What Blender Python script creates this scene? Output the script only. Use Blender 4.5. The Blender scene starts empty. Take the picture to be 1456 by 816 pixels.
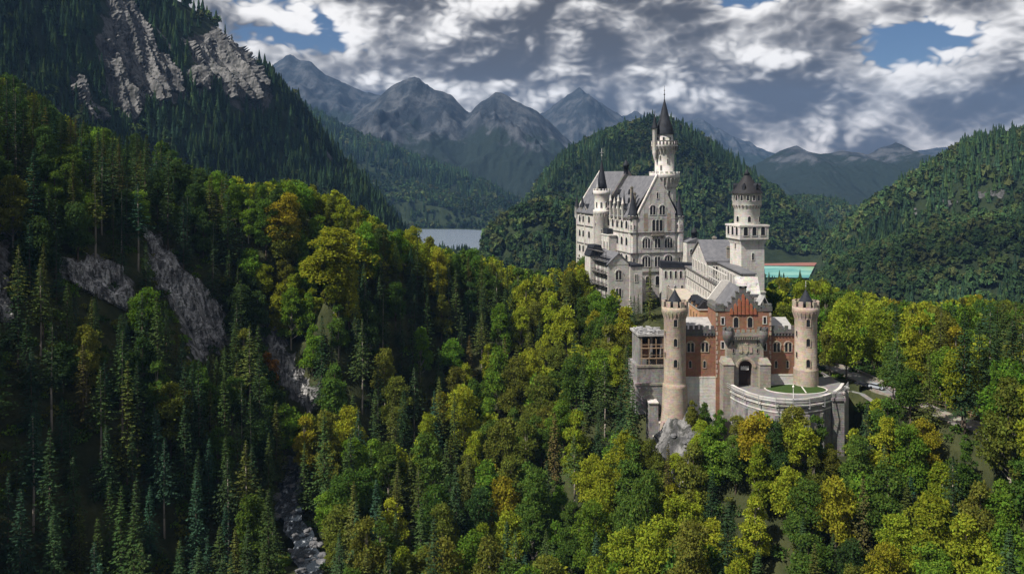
import bpy, math, random
import numpy as np
from mathutils import Matrix, Vector

random.seed(7)
rng = np.random.default_rng(11)
R = math.radians
S = bpy.context.scene
COL = S.collection

# ------------------------------------------------------------------ camera
F, CX, HY, ZC = 1200.0, 728.0, 250.0, 200.0      # focal length in photo pixels, centre column, horizon row, eye height
cam = bpy.data.cameras.new('camera')
cam.sensor_width = 36.0
cam.lens = F / 1456 * 36.0
cam.shift_y = -(408 - HY) / 1456
cam.clip_start, cam.clip_end = 1.0, 40000.0
camo = bpy.data.objects.new('camera', cam)
camo.location = (0, 0, ZC)
camo.rotation_euler = (R(90), 0, 0)
COL.objects.link(camo)
S.camera = camo

# ------------------------------------------------------------------ light
SUN_EL, SUN_AZ = R(50), R(31)                     # height; how far in front (camera side) of due left
SUN = Vector((-math.cos(SUN_EL) * math.cos(SUN_AZ), -math.cos(SUN_EL) * math.sin(SUN_AZ), math.sin(SUN_EL)))
sl = bpy.data.lights.new('sun', 'SUN')
sl.energy, sl.angle, sl.color = 5.0, R(0.53), (1.0, 0.94, 0.85)
so = bpy.data.objects.new('sun', sl)
so.rotation_euler = SUN.to_track_quat('Z', 'Y').to_euler()
so.location = (-300, -100, 900)
COL.objects.link(so)
S.view_settings.view_transform = 'Standard'
S.view_settings.look = 'None'
S.view_settings.gamma = 1.0
S.view_settings.exposure = 0.7
S.view_settings.use_curve_mapping = False
S.cycles.use_denoising = True
S.cycles.max_bounces = 6
S.cycles.diffuse_bounces = 3
S.cycles.glossy_bounces = 2
S.cycles.transmission_bounces = 2
S.cycles.volume_bounces = 0
S.cycles.caustics_reflective = False
S.cycles.caustics_refractive = False


class NT:
    """small helper to write node trees as expressions"""
    def __init__(s, tree):
        s.t = tree
        tree.nodes.clear()

    def n(s, typ, ins=None, **props):
        nd = s.t.nodes.new(typ)
        for k, v in props.items():
            setattr(nd, k, v)
        for k, v in (ins or {}).items():
            sock = nd.inputs[k]
            if isinstance(v, bpy.types.NodeSocket):
                s.t.links.new(v, sock)
            elif v is not None:
                sock.default_value = v
        return nd

    def m(s, op, a, b=0.0, c=None, clamp=False):
        nd = s.t.nodes.new('ShaderNodeMath')
        nd.operation, nd.use_clamp = op, clamp
        for i, v in enumerate((a, b, c)):
            if v is None:
                continue
            if isinstance(v, bpy.types.NodeSocket):
                s.t.links.new(v, nd.inputs[i])
            else:
                nd.inputs[i].default_value = v
        return nd.outputs[0]

    def v(s, op, a, b=None, scale=None):
        nd = s.t.nodes.new('ShaderNodeVectorMath')
        nd.operation = op
        for i, x in enumerate((a, b)):
            if x is None:
                continue
            if isinstance(x, bpy.types.NodeSocket):
                s.t.links.new(x, nd.inputs[i])
            else:
                nd.inputs[i].default_value = x
        if scale is not None:
            if isinstance(scale, bpy.types.NodeSocket):
                s.t.links.new(scale, nd.inputs['Scale'])
            else:
                nd.inputs['Scale'].default_value = scale
        return nd.outputs['Value'] if op in ('LENGTH', 'DISTANCE', 'DOT_PRODUCT') else nd.outputs[0]

    def step(s, val, lo, hi, a=0.0, b=1.0):
        nd = s.n('ShaderNodeMapRange', {0: val, 1: lo, 2: hi, 3: a, 4: b})
        nd.interpolation_type = 'SMOOTHSTEP'
        return nd.outputs[0]

    def mix(s, fac, a, b, blend='MIX'):
        nd = s.t.nodes.new('ShaderNodeMix')
        nd.data_type, nd.blend_type = 'RGBA', blend
        for sock, x in ((nd.inputs[0], fac), (nd.inputs[6], a), (nd.inputs[7], b)):
            if isinstance(x, bpy.types.NodeSocket):
                s.t.links.new(x, sock)
            elif isinstance(x, (int, float)):
                sock.default_value = x
            else:
                sock.default_value = (*x, 1.0) if len(x) == 3 else x
        return nd.outputs[2]

    def noise(s, vec, scale, detail=6, rough=0.55, dist=0.0):
        return s.n('ShaderNodeTexNoise', {'Vector': vec, 'Scale': scale, 'Detail': detail, 'Roughness': rough, 'Distortion': dist}).outputs[0]


def world():
    w = bpy.data.worlds.new('World')
    S.world = w
    w.use_nodes = True
    t = NT(w.node_tree)
    sky = t.n('ShaderNodeTexSky', sky_type='NISHITA')
    sky.sun_disc = False
    sky.sun_elevation = SUN_EL
    sky.sun_rotation = math.atan2(SUN.x, SUN.y) % (2 * math.pi)
    sky.altitude = 900
    sky.air_density, sky.dust_density, sky.ozone_density = 1.0, 0.6, 1.5
    d = t.n('ShaderNodeTexCoord').outputs['Generated']
    base = t.v('MULTIPLY', d, (1.0, 1.0, 1.65))
    warp = t.n('ShaderNodeTexNoise', {'Vector': base, 'Scale': 9.0, 'Detail': 3.0}).outputs[1]
    p = t.v('ADD', base, t.v('SCALE', t.v('SUBTRACT', warp, (0.5, 0.5, 0.5)), scale=0.025))

    def field(vec, octaves=4):
        """rounded heaps: folded noise, octave on octave"""
        tot = t.m('MULTIPLY', t.noise(vec, 4.6, 2, 0.5), 0.50)
        for sc, wt in ((7.5, 0.34), (16.0, 0.20), (35.0, 0.13), (75.0, 0.09))[:octaves]:
            f = t.m('ABSOLUTE', t.m('SUBTRACT', t.noise(vec, sc, 0, 0.5), 0.5))
            tot = t.m('ADD', tot, t.m('MULTIPLY', f, 2.2 * wt))
        return t.m('ADD', tot, 0.06)

    def spot(px, py, rx, ry):
        c = ((px - CX) / F, 1.0, (HY - py) / F)
        n = math.sqrt(sum(q * q for q in c))
        c = tuple(q / n for q in c)
        df = t.v('SUBTRACT', d, c)
        df = t.v('MULTIPLY', df, (F / rx, F / rx * 0.3, F / ry))
        return t.step(t.v('LENGTH', df), 0.0, 1.6, 1.0, 0.0)

    # where this day's sky happens to be open, and where the heavy banks hang
    bias = None
    for (px, py, rx, ry, a) in SKYSPOTS:
        v = t.m('MULTIPLY', spot(px, py, rx, ry), a)
        bias = v if bias is None else t.m('ADD', bias, v)
    # overhead, out of view, cloud is thinned to lower and cool the fill light
    up = t.n('ShaderNodeSeparateXYZ', {0: d}).outputs[2]
    bias = t.m('ADD', bias, t.step(up, 0.24, 0.50, 0.0, -0.13))
    fp_ = field(p)
    f0 = t.m('ADD', fp_, bias)
    f1 = field(t.v('ADD', p, (-0.009, 0.0, 0.020)), 4)
    f2 = field(t.v('ADD', p, (-0.02, 0.0, 0.062)), 2)
    cover = t.step(f0, 0.285, 0.375)
    rim = t.m('ADD', t.m('MULTIPLY', t.m('SUBTRACT', fp_, f1), 3.4), t.m('MULTIPLY', t.m('SUBTRACT', fp_, f2), 2.3))
    thick = t.step(f0, 0.36, 0.60)
    lit = t.m('ADD', t.m('SUBTRACT', 0.62, t.m('MULTIPLY', thick, 0.66)), rim)
    lit = t.m('ADD', lit, t.m('MULTIPLY', t.m('SUBTRACT', t.noise(p, 20.0, 5, 0.52), 0.5), 0.7))
    lit = t.m('POWER', t.step(lit, -0.45, 1.20), 1.85)
    col = t.mix(lit, (0.068, 0.062, 0.060), (0.86, 0.83, 0.80))
    zc = t.n('ShaderNodeSeparateXYZ', {0: d}).outputs[2]
    warmth = t.step(zc, 0.0, 0.10, 0.5, 0.0)
    col = t.mix(t.m('MULTIPLY', warmth, lit), col, (0.60, 0.50, 0.45))
    blue = t.mix(0.55, sky.outputs[0], t.v('MULTIPLY', sky.outputs[0], (0.42, 0.62, 0.95)))
    b1 = t.n('ShaderNodeBackground', {0: blue, 1: 0.036})
    b2 = t.n('ShaderNodeBackground', {0: col, 1: 0.78})
    mx = t.n('ShaderNodeMixShader', {0: cover, 1: b1.outputs[0], 2: b2.outputs[0]})
    t.n('ShaderNodeOutputWorld', {0: mx.outputs[0]})


SKYSPOTS = ((455, 45, 85, 40, -0.21), (1335, 62, 90, 45, -0.21), (1050, -5, 60, 26, -0.18), (885, 30, 36, 22, -0.15), (340, 5, 60, 20, -0.10),
            (640, 2, 270, 50, 0.16), (770, 75, 130, 40, 0.08), (1060, 85, 170, 60, 0.08), (1440, 110, 120, 60, 0.05), (620, 215, 300, 60, 0.10), (900, 190, 1000, 90, 0.08), (1340, 10, 60, 16, 0.12), (560, 110, 120, 40, 0.07))
world()

# ------------------------------------------------------------------ materials
MATS = {}


def mat(name, fn):
    m = bpy.data.materials.new(name)
    m.use_nodes = True
    fn(NT(m.node_tree))
    MATS[name] = m
    return m


def out(t, shader, disp=None):
    t.n('ShaderNodeOutputMaterial', {0: shader})


def bump(t, h, strength, dist):
    return t.n('ShaderNodeBump', {'Strength': strength, 'Distance': dist, 'Height': h}).outputs[0]


def masonry(name, c1, c2, stain=(0.12, 0.11, 0.10), stain_amt=0.45, course=0.9, rough=0.85, grime=1.0):
    def fn(t):
        p = t.n('ShaderNodeTexCoord').outputs['Object']
        a = t.noise(p, 0.35, 5, 0.6)
        b = t.noise(p, 2.2, 4, 0.65)
        col = t.mix(t.step(t.m('ADD', t.m('MULTIPLY', a, 0.6), t.m('MULTIPLY', b, 0.4)), 0.35, 0.65), c1, c2)
        streak = t.noise(t.v('MULTIPLY', p, (1.0, 1.0, 0.10)), 0.9, 6, 0.65)
        col = t.mix(t.m('MULTIPLY', t.step(streak, 0.52, 0.72), stain_amt), col, stain)
        z = t.n('ShaderNodeSeparateXYZ', {0: p}).outputs[2]
        fr = t.m('FRACT', t.m('DIVIDE', z, course))
        line = t.step(fr, 0.0, 0.14, 1.0, 0.0)
        col = t.mix(t.m('MULTIPLY', line, 0.22), col, stain)
        vor = t.n('ShaderNodeTexVoronoi', {'Vector': t.v('MULTIPLY', p, (1.0, 1.0, 1.6)), 'Scale': 1.1})
        col = t.mix(0.16, col, vor.outputs['Color'], 'SOFT_LIGHT')
        nb = bump(t, t.m('ADD', b, t.m('MULTIPLY', line, -0.6)), 0.5, 0.08)
        s = t.n('ShaderNodeBsdfPrincipled', {'Base Color': col, 'Roughness': rough, 'Normal': nb, 'Specular IOR Level': 0.25})
        out(t, s.outputs[0])
    return mat(name, fn)


masonry('limestone', (0.34, 0.326, 0.306), (0.50, 0.483, 0.457), (0.10, 0.088, 0.078), 0.78)
masonry('pale_stone', (0.40, 0.382, 0.358), (0.53, 0.51, 0.48), (0.17, 0.15, 0.13), 0.5)
masonry('grey_stone', (0.17, 0.152, 0.128), (0.26, 0.235, 0.20), (0.09, 0.08, 0.07), 0.6)
masonry('tower_stone', (0.26, 0.21, 0.165), (0.37, 0.31, 0.25), (0.12, 0.1, 0.085), 0.5, 0.7)
masonry('brick', (0.17, 0.084, 0.053), (0.24, 0.126, 0.080), (0.08, 0.05, 0.04), 0.55, 0.5)
masonry('ochre_brick', (0.34, 0.19, 0.10), (0.42, 0.25, 0.14), (0.12, 0.08, 0.06), 0.35, 0.5)
masonry('red_brick', (0.24, 0.085, 0.045), (0.30, 0.11, 0.06), (0.09, 0.05, 0.04), 0.3, 0.5)
masonry('dark_stone', (0.075, 0.072, 0.07), (0.12, 0.115, 0.11), (0.03, 0.03, 0.03), 0.5)
masonry('bastion_stone', (0.13, 0.125, 0.125), (0.24, 0.23, 0.22), (0.055, 0.055, 0.055), 0.75, 0.6)
masonry('paving', (0.36, 0.31, 0.26), (0.46, 0.41, 0.35), (0.2, 0.17, 0.14), 0.4, 50.0)
masonry('forest_track', (0.19, 0.165, 0.14), (0.28, 0.245, 0.21), (0.10, 0.09, 0.075), 0.5, 50.0)
masonry('grey_paving', (0.13, 0.127, 0.125), (0.19, 0.185, 0.18), (0.13, 0.12, 0.12), 0.5, 50.0)


def slate(name, c1, c2, rough=0.5, seam=1.0):
    def fn(t):
        p = t.n('ShaderNodeTexCoord').outputs['Object']
        a = t.noise(p, 0.5, 6, 0.65)
        col = t.mix(t.step(a, 0.3, 0.7), c1, c2)
        x = t.n('ShaderNodeSeparateXYZ', {0: p})
        u = t.m('FRACT', t.m('MULTIPLY', t.m('ADD', x.outputs[0], x.outputs[1]), 0.8))
        ln = t.step(u, 0.0, 0.2, 1.0, 0.0)
        col = t.mix(t.m('MULTIPLY', ln, 0.35 * seam), col, tuple(q * 0.45 for q in c1))
        nb = bump(t, t.m('ADD', t.noise(p, 4.0, 3), ln), 0.35, 0.06)
        s = t.n('ShaderNodeBsdfPrincipled', {'Base Color': col, 'Roughness': rough, 'Normal': nb, 'Specular IOR Level': 0.22})
        out(t, s.outputs[0])
    return mat(name, fn)


slate('slate', (0.085, 0.087, 0.098), (0.14, 0.14, 0.152))
slate('dark_slate', (0.010, 0.012, 0.017), (0.020, 0.023, 0.031), 0.7, 0.4)
slate('brown_roof', (0.012, 0.012, 0.0145), (0.024, 0.023, 0.026), 0.7, 0.8)
slate('metal_roof', (0.24, 0.24, 0.24), (0.37, 0.36, 0.35), 0.5, 0.5)


def plain(name, c, rough=0.6, metal=0.0, spec=0.3, var=0.3, emit=None):
    def fn(t):
        p = t.n('ShaderNodeTexCoord').outputs['Object']
        a = t.noise(p, 1.7, 5, 0.6)
        col = t.mix(a, tuple(q * (1 - var) for q in c), tuple(q * (1 + var) for q in c))
        s = t.n('ShaderNodeBsdfPrincipled', {'Base Color': col, 'Roughness': rough, 'Metallic': metal, 'Specular IOR Level': spec})
        out(t, s.outputs[0])
    return mat(name, fn)


plain('glass', (0.012, 0.013, 0.016), 0.25, 0.0, 0.5)
plain('iron', (0.03, 0.03, 0.032), 0.5, 0.6)
plain('white_trim', (0.50, 0.48, 0.45), 0.7)
plain('lawn', (0.032, 0.058, 0.014), 0.9, 0, 0.1, 0.35)
plain('bark', (0.075, 0.058, 0.044), 0.9, 0, 0.1, 0.5)
plain('pale_bark', (0.22, 0.19, 0.16), 0.9, 0, 0.1, 0.5)
plain('timber', (0.20, 0.14, 0.09), 0.8)
plain('wood_door', (0.045, 0.025, 0.016), 0.6)
plain('galvanised', (0.36, 0.36, 0.37), 0.45, 0.3)
plain('car_dark', (0.012, 0.014, 0.02), 0.25, 0.2, 0.5, 0.05)
plain('car_white', (0.34, 0.37, 0.42), 0.25, 0.1, 0.5, 0.05)
plain('rubber', (0.012, 0.012, 0.012), 0.8)
plain('lamp_glass', (0.8, 0.78, 0.7), 0.3)
plain('rail_white', (0.62, 0.61, 0.59), 0.5)


def rockcol(t, p, k=1.0, hi=0.44):
    v = t.noise(t.v('MULTIPLY', p, (1.0, 1.0, 0.20)), 0.30 * k, 9, 0.72)
    w = t.noise(t.v('MULTIPLY', p, (1.0, 1.0, 0.16)), 0.75 * k, 6, 0.7)
    c = t.mix(t.step(v, 0.36, 0.62), (0.05, 0.05, 0.052), (hi, hi * 0.98, hi * 0.97))
    c = t.mix(t.m('MULTIPLY', t.step(w, 0.47, 0.60), 0.85), c, (0.035, 0.038, 0.034))
    return c, t.m('ADD', v, t.m('MULTIPLY', w, 0.5))


def groundmat(name, soil1, soil2, k=1.0, rock=True, bumpd=3.0):
    def fn(t):
        g = t.n('ShaderNodeNewGeometry')
        p = g.outputs['Position']
        c, h = rockcol(t, p, k, 0.24 if k > 0.5 else 0.12)
        a = t.noise(p, 0.12 * k, 8, 0.7)
        s = t.mix(t.step(a, 0.35, 0.65), soil1, soil2)
        rk = t.n('ShaderNodeAttribute', attribute_name='rock').outputs['Fac']
        edge = t.m('ADD', rk, t.m('MULTIPLY', t.m('SUBTRACT', t.noise(t.v('MULTIPLY', p, (1, 1, 0.4)), 0.22 * k, 8, 0.72), 0.5), 2.6))
        f = t.step(edge, 0.42, 0.56)
        nb = bump(t, t.mix(f, a, h), 1.0, bumpd)
        b = t.n('ShaderNodeBsdfPrincipled', {'Base Color': t.mix(f, s, c), 'Roughness': 0.95, 'Normal': nb, 'Specular IOR Level': 0.1})
        out(t, b.outputs[0])
    return mat(name, fn)


groundmat('hill_soil', (0.018, 0.024, 0.010), (0.045, 0.050, 0.020), 1.0, True, 1.2)
groundmat('valley_soil', (0.011, 0.019, 0.009), (0.022, 0.032, 0.013), 0.30, True, 4.0)


def mountmat():
    def fn(t):
        p = t.n('ShaderNodeNewGeometry').outputs['Position']
        at = t.n('ShaderNodeAttribute', attribute_name='rock').outputs['Fac']
        n1 = t.noise(t.v('MULTIPLY', p, (1, 1, 0.45)), 0.0042, 9, 0.68)
        n2 = t.noise(t.v('MULTIPLY', p, (1, 0.7, 0.35)), 0.013, 7, 0.7)
        forest = t.mix(t.noise(p, 0.03, 6, 0.7), (0.008, 0.014, 0.013), (0.018, 0.026, 0.020))
        rock = t.mix(t.step(n2, 0.42, 0.66), (0.018, 0.023, 0.029), (0.060, 0.065, 0.073))  # forest and rock tones kept dark and bluish, standing in for cloud shade
        f = t.step(t.m('ADD', t.m('MULTIPLY', at, 0.55), t.m('SUBTRACT', t.m('ADD', t.m('MULTIPLY', n1, 0.9), t.m('MULTIPLY', n2, 0.6)), 0.45)), 0.46, 0.60)
        nb = bump(t, t.m('ADD', n1, t.m('MULTIPLY', n2, 0.6)), 1.0, 22.0)
        b = t.n('ShaderNodeBsdfPrincipled', {'Base Color': t.mix(f, forest, rock), 'Roughness': 0.95, 'Normal': nb, 'Specular IOR Level': 0.05})
        out(t, b.outputs[0])
    return mat('mountain_rock', fn)


mountmat()


def fieldmat():
    def fn(t):
        p = t.n('ShaderNodeNewGeometry').outputs['Position']
        a = t.noise(t.v('MULTIPLY', p, (0.5, 1.6, 1)), 0.02, 6, 0.6, 0.5)
        x = t.n('ShaderNodeSeparateXYZ', {0: p}).outputs[0]
        gx = t.step(x, 440, 510)
        c = t.mix(t.step(a, 0.35, 0.65), (0.045, 0.18, 0.19), (0.17, 0.33, 0.29))
        c2 = t.mix(t.step(a, 0.35, 0.65), (0.12, 0.22, 0.09), (0.24, 0.31, 0.14))
        b = t.n('ShaderNodeBsdfPrincipled', {'Base Color': t.mix(gx, c, c2), 'Roughness': 0.9, 'Specular IOR Level': 0.1})
        out(t, b.outputs[0])
    return mat('field_crop', fn)


fieldmat()
plain('ploughed', (0.22, 0.105, 0.085), 0.95, 0, 0.05, 0.25)
plain('shore', (0.3, 0.3, 0.27), 0.9)


def watermat(name, c, foam=False):
    def fn(t):
        p = t.n('ShaderNodeNewGeometry').outputs['Position']
        if foam:
            a = t.noise(t.v('MULTIPLY', p, (1, 0.45, 1)), 0.8, 7, 0.7, 0.6)
            f = t.step(a, 0.55, 0.68)
            b = t.n('ShaderNodeBsdfPrincipled', {'Base Color': t.mix(f, c, (0.52, 0.56, 0.6)), 'Roughness': t.step(a, 0.4, 0.7, 0.12, 0.7),
                                                 'Normal': bump(t, a, 0.8, 0.5)})
        else:
            a = t.noise(t.v('MULTIPLY', p, (0.3, 1.0, 1)), 0.25, 5, 0.6)
            b = t.n('ShaderNodeBsdfPrincipled', {'Base Color': c + (1,), 'Roughness': 0.22, 'Normal': bump(t, a, 0.25, 0.4)})
        out(t, b.outputs[0])
    return mat(name, fn)


watermat('lake_water', (0.17, 0.205, 0.26))
watermat('stream_water', (0.02, 0.026, 0.035), True)


def leafmat(name, source, trans=0.35, var=0.5):
    """foliage: the tint comes from the tree (object colour) or, in a wood, from the tree's own attribute"""
    def fn(t):
        if source == 'object':
            tint = t.n('ShaderNodeObjectInfo').outputs['Color']
        else:
            tint = t.n('ShaderNodeAttribute', attribute_name='tint').outputs['Color']
        r = t.n('ShaderNodeNewGeometry').outputs['Random Per Island']
        p = t.n('ShaderNodeTexCoord').outputs['Object']
        cl = t.noise(p, 0.35, 3, 0.6)
        k = t.m('ADD', t.m('MULTIPLY', r, var), 1.0 - var * 0.5)
        k = t.m('MULTIPLY', k, t.step(cl, 0.3, 0.7, 0.72, 1.28))
        col = t.v('SCALE', tint, scale=k)
        hue = t.n('ShaderNodeHueSaturation', {'Hue': t.m('ADD', 0.5, t.m('MULTIPLY', t.m('SUBTRACT', t.m('FRACT', t.m('MULTIPLY', r, 7.31)), 0.5), 0.045)),
                                              'Saturation': 1.0, 'Value': 1.0, 'Color': col}).outputs[0]
        d = t.n('ShaderNodeBsdfDiffuse', {'Color': hue})
        tr = t.n('ShaderNodeBsdfTranslucent', {'Color': t.mix(0.5, hue, t.v('MULTIPLY', hue, (1.5, 1.4, 0.5)))})
        mx = t.n('ShaderNodeMixShader', {0: trans, 1: d.outputs[0], 2: tr.outputs[0]})
        out(t, mx.outputs[0])
    return mat(name, fn)


leafmat('leaves', 'object', 0.42, 0.7)
leafmat('needles', 'object', 0.18, 0.6)
leafmat('wood_leaves', 'attr', 0.38, 0.7)
leafmat('wood_needles', 'attr', 0.18, 0.6)
leafmat('far_leaves', 'attr', 0.15, 0.5)

# ------------------------------------------------------------------ mesh helpers


class MB:
    def __init__(s):
        s.v, s.f, s.sm = [], [], []

    def add(s, vs, fs, M=None, smooth=False):
        o = len(s.v)
        if M is not None:
            vs = [tuple(M @ Vector(q)) for q in vs]
        s.v.extend(vs)
        for f in fs:
            s.f.append(tuple(i + o for i in f))
            s.sm.append(smooth)
        return s

    def box(s, x0, x1, y0, y1, z0, z1, M=None):
        v = [(x, y, z) for z in (z0, z1) for y in (y0, y1) for x in (x0, x1)]
        return s.add(v, [(0, 2, 3, 1), (4, 5, 7, 6), (0, 1, 5, 4), (2, 6, 7, 3), (0, 4, 6, 2), (1, 3, 7, 5)], M)

    def prism(s, poly, z0, z1, M=None, top=True, bottom=True):
        n = len(poly)
        v = [(x, y, z0) for x, y in poly] + [(x, y, z1) for x, y in poly]
        f = [(i, (i + 1) % n, n + (i + 1) % n, n + i) for i in range(n)]
        if top:
            f.append(tuple(range(n, 2 * n)))
        if bottom:
            f.append(tuple(reversed(range(n))))
        return s.add(v, f, M)

    def slab(s, poly, y0, y1, M=None):
        """polygon in x,z pushed from y0 to y1"""
        n = len(poly)
        v = [(x, y0, z) for x, z in poly] + [(x, y1, z) for x, z in poly]
        f = [tuple(range(n)), tuple(reversed(range(n, 2 * n)))]
        f += [(i, n + i, n + (i + 1) % n, (i + 1) % n) for i in range(n)]
        return s.add(v, f, M)

    def lathe(s, prof, cx=0, cy=0, n=24, M=None, smooth=True, a0=0.0):
        v, f = [], []
        for r, z in prof:
            for i in range(n):
                a = a0 + 2 * math.pi * i / n
                v.append((cx + r * math.cos(a), cy + r * math.sin(a), z))
        for j in range(len(prof) - 1):
            for i in range(n):
                k = (i + 1) % n
                f.append((j * n + i, j * n + k, (j + 1) * n + k, (j + 1) * n + i))
        s.add(v, f, M, smooth)
        if prof[-1][0] > 0.01:
            s.add(v[-n:], [tuple(range(n))], M)
        return s

    def tube(s, a, b, ra, rb=None, n=6):
        rb = ra if rb is None else rb
        a, b = Vector(a), Vector(b)
        q = (b - a).to_track_quat('Z', 'Y').to_matrix()
        v = []
        for p, r in ((a, ra), (b, rb)):
            for i in range(n):
                t = 2 * math.pi * i / n
                v.append(tuple(p + q @ Vector((r * math.cos(t), r * math.sin(t), 0))))
        f = [(i, (i + 1) % n, n + (i + 1) % n, n + i) for i in range(n)] + [tuple(reversed(range(n))), tuple(range(n, 2 * n))]
        return s.add(v, f, None, n > 5)

    def ring_boxes(s, cx, cy, r0, r1, z0, z1, n, fill=0.55, M=None, a0=0.0):
        for i in range(n):
            a = a0 + 2 * math.pi * i / n
            h = math.pi / n * fill * 1.0
            pts = [(cx + r * math.cos(a + d), cy + r * math.sin(a + d)) for r, d in ((r0, -h), (r1, -h), (r1, h), (r0, h))]
            s.prism(pts, z0, z1, M)
        return s

    def build(s, name, m, parent=None, loc=None, rz=0.0):
        me = bpy.data.meshes.new(name)
        me.from_pydata(s.v, [], s.f)
        me.polygons.foreach_set('use_smooth', s.sm)
        me.materials.append(MATS[m])
        o = bpy.data.objects.new(name, me)
        COL.objects.link(o)
        if parent:
            o.parent = parent
        if loc is not None:
            o.location = loc
        o.rotation_euler.z = rz
        return o


def np_mesh(name, V, Fa, m, attrs=None, smooth=False):
    """V (n,3), Fa (k,3 or 4) -> object; attrs: {name: (domain, type, array)}"""
    me = bpy.data.meshes.new(name)
    k = Fa.shape[1]
    me.vertices.add(len(V))
    me.vertices.foreach_set('co', np.ascontiguousarray(V, dtype=np.float32).ravel())
    me.loops.add(Fa.size)
    me.loops.foreach_set('vertex_index', np.ascontiguousarray(Fa, dtype=np.int32).ravel())
    me.polygons.add(len(Fa))
    me.polygons.foreach_set('loop_start', np.arange(0, Fa.size, k, dtype=np.int32))
    me.polygons.foreach_set('use_smooth', np.full(len(Fa), smooth, dtype=bool))
    me.update(calc_edges=True)
    for an, (dom, typ, arr) in (attrs or {}).items():
        at = me.attributes.new(an, typ, dom)
        at.data.foreach_set('color' if 'COLOR' in typ else 'value', np.ascontiguousarray(arr, dtype=np.float32).ravel())
    if m:
        me.materials.append(MATS[m])
    return me


def obj(name, me, parent=None):
    o = bpy.data.objects.new(name, me)
    COL.objects.link(o)
    if parent:
        o.parent = parent
    return o


def tag(o, label=None, cat=None, group=None, kind=None):
    for k, v in (('label', label), ('category', cat), ('group', group), ('kind', kind)):
        if v:
            o[k] = v
    return o


def empty(name, loc, rz=0.0):
    o = bpy.data.objects.new(name, None)
    o.location = loc
    o.rotation_euler.z = rz
    o.empty_display_size = 1.0
    COL.objects.link(o)
    return o


def at(px, py, D):
    return ((px - CX) / F * D, D, ZC - (py - HY) / F * D)


def on_level(px, py, dz):
    """the point of a level dz below the eye that is seen at this pixel"""
    D = -dz * F / (py - HY)
    return ((px - CX) / F * D, D)

# ------------------------------------------------------------------ noise in numpy


class VNoise:
    def __init__(s, seed, n=256):
        s.g = np.random.default_rng(seed).random((n, n)).astype(np.float64)
        s.n = n

    def __call__(s, x, y):
        xi, yi = np.floor(x).astype(int), np.floor(y).astype(int)
        fx, fy = x - xi, y - yi
        fx, fy = fx * fx * fx * (fx * (fx * 6 - 15) + 10), fy * fy * fy * (fy * (fy * 6 - 15) + 10)
        n = s.n
        a, b = s.g[xi % n, yi % n], s.g[(xi + 1) % n, yi % n]
        c, d = s.g[xi % n, (yi + 1) % n], s.g[(xi + 1) % n, (yi + 1) % n]
        return (a * (1 - fx) + b * fx) * (1 - fy) + (c * (1 - fx) + d * fx) * fy

    def fbm(s, x, y, o=5, gain=0.5):
        t, a, w = 0, 1.0, 0
        for i in range(o):
            t = t + a * s(x * 2 ** i + 17.3 * i, y * 2 ** i + 5.1 * i)
            w += a
            a *= gain
        return t / w

    def ridge(s, x, y, o=5, gain=0.5):
        t, a, w = 0, 1.0, 0
        for i in range(o):
            t = t + a * (1 - np.abs(2 * s(x * 2 ** i + 17.3 * i, y * 2 ** i + 5.1 * i) - 1))
            w += a
            a *= gain
        return t / w


VN = VNoise(3)


def sstep(x, a, b):
    t = np.clip((x - a) / (b - a), 0, 1)
    return t * t * (3 - 2 * t)

# ------------------------------------------------------------------ the near ground: gorge, castle hill, wooded left slope
TREE_H = 15.0
CANOPY = [  # pixel, pixel, distance of the tree tops
    (560, 816, 205), (700, 816, 215), (850, 816, 205), (1000, 816, 190), (1150, 816, 180), (1300, 816, 170), (1456, 816, 160),
    (560, 700, 235), (700, 700, 250), (850, 700, 235), (1000, 700, 213), (1200, 700, 198), (1400, 700, 178),
    (510, 600, 268), (640, 600, 285), (760, 600, 285), (880, 600, 262),
    (530, 500, 300), (650, 500, 318), (760, 500, 322), (860, 500, 305),
    (500, 420, 305), (600, 420, 330), (700, 430, 345), (820, 425, 342),
    (470, 300, 292), (545, 340, 322), (640, 370, 352), (720, 395, 372), (800, 400, 380),
    (390, 270, 312),
    (1200, 440, 305), (1300, 440, 290), (1400, 450, 268), (1456, 465, 258),
    (0, 816, 168), (150, 816, 180), (300, 816, 195),
    (0, 650, 180), (150, 650, 197), (300, 650, 217), (400, 680, 228),
    (0, 450, 198), (150, 450, 224), (300, 490, 252), (420, 570, 266),
    (0, 280, 228), (120, 280, 252), (250, 330, 278), (370, 380, 300), (440, 430, 308),
    (0, 120, 262), (100, 175, 285), (200, 215, 305), (300, 245, 322), (350, 262, 322),
]
pts = []
for px, py, D in CANOPY:
    x, y, z = at(px, py, D)
    pts.append((x, y, z - TREE_H))
for px, py, D in [(1060, 548, 240), (1120, 549, 240), (960, 585, 240), (930, 640, 235), (1040, 645, 221), (1120, 665, 211), (1200, 650, 219),
                  (1200, 527, 262), (1240, 545, 246), (1275, 560, 234), (1330, 585, 217), (1400, 612, 200), (1456, 640, 186),
                  (1300, 562, 232), (1456, 600, 207), (1350, 560, 235), (435, 800, 205), (455, 830, 196), (410, 722, 234), (430, 640, 262), (455, 560, 288)]:
    pts.append(at(px, py, D))
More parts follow.
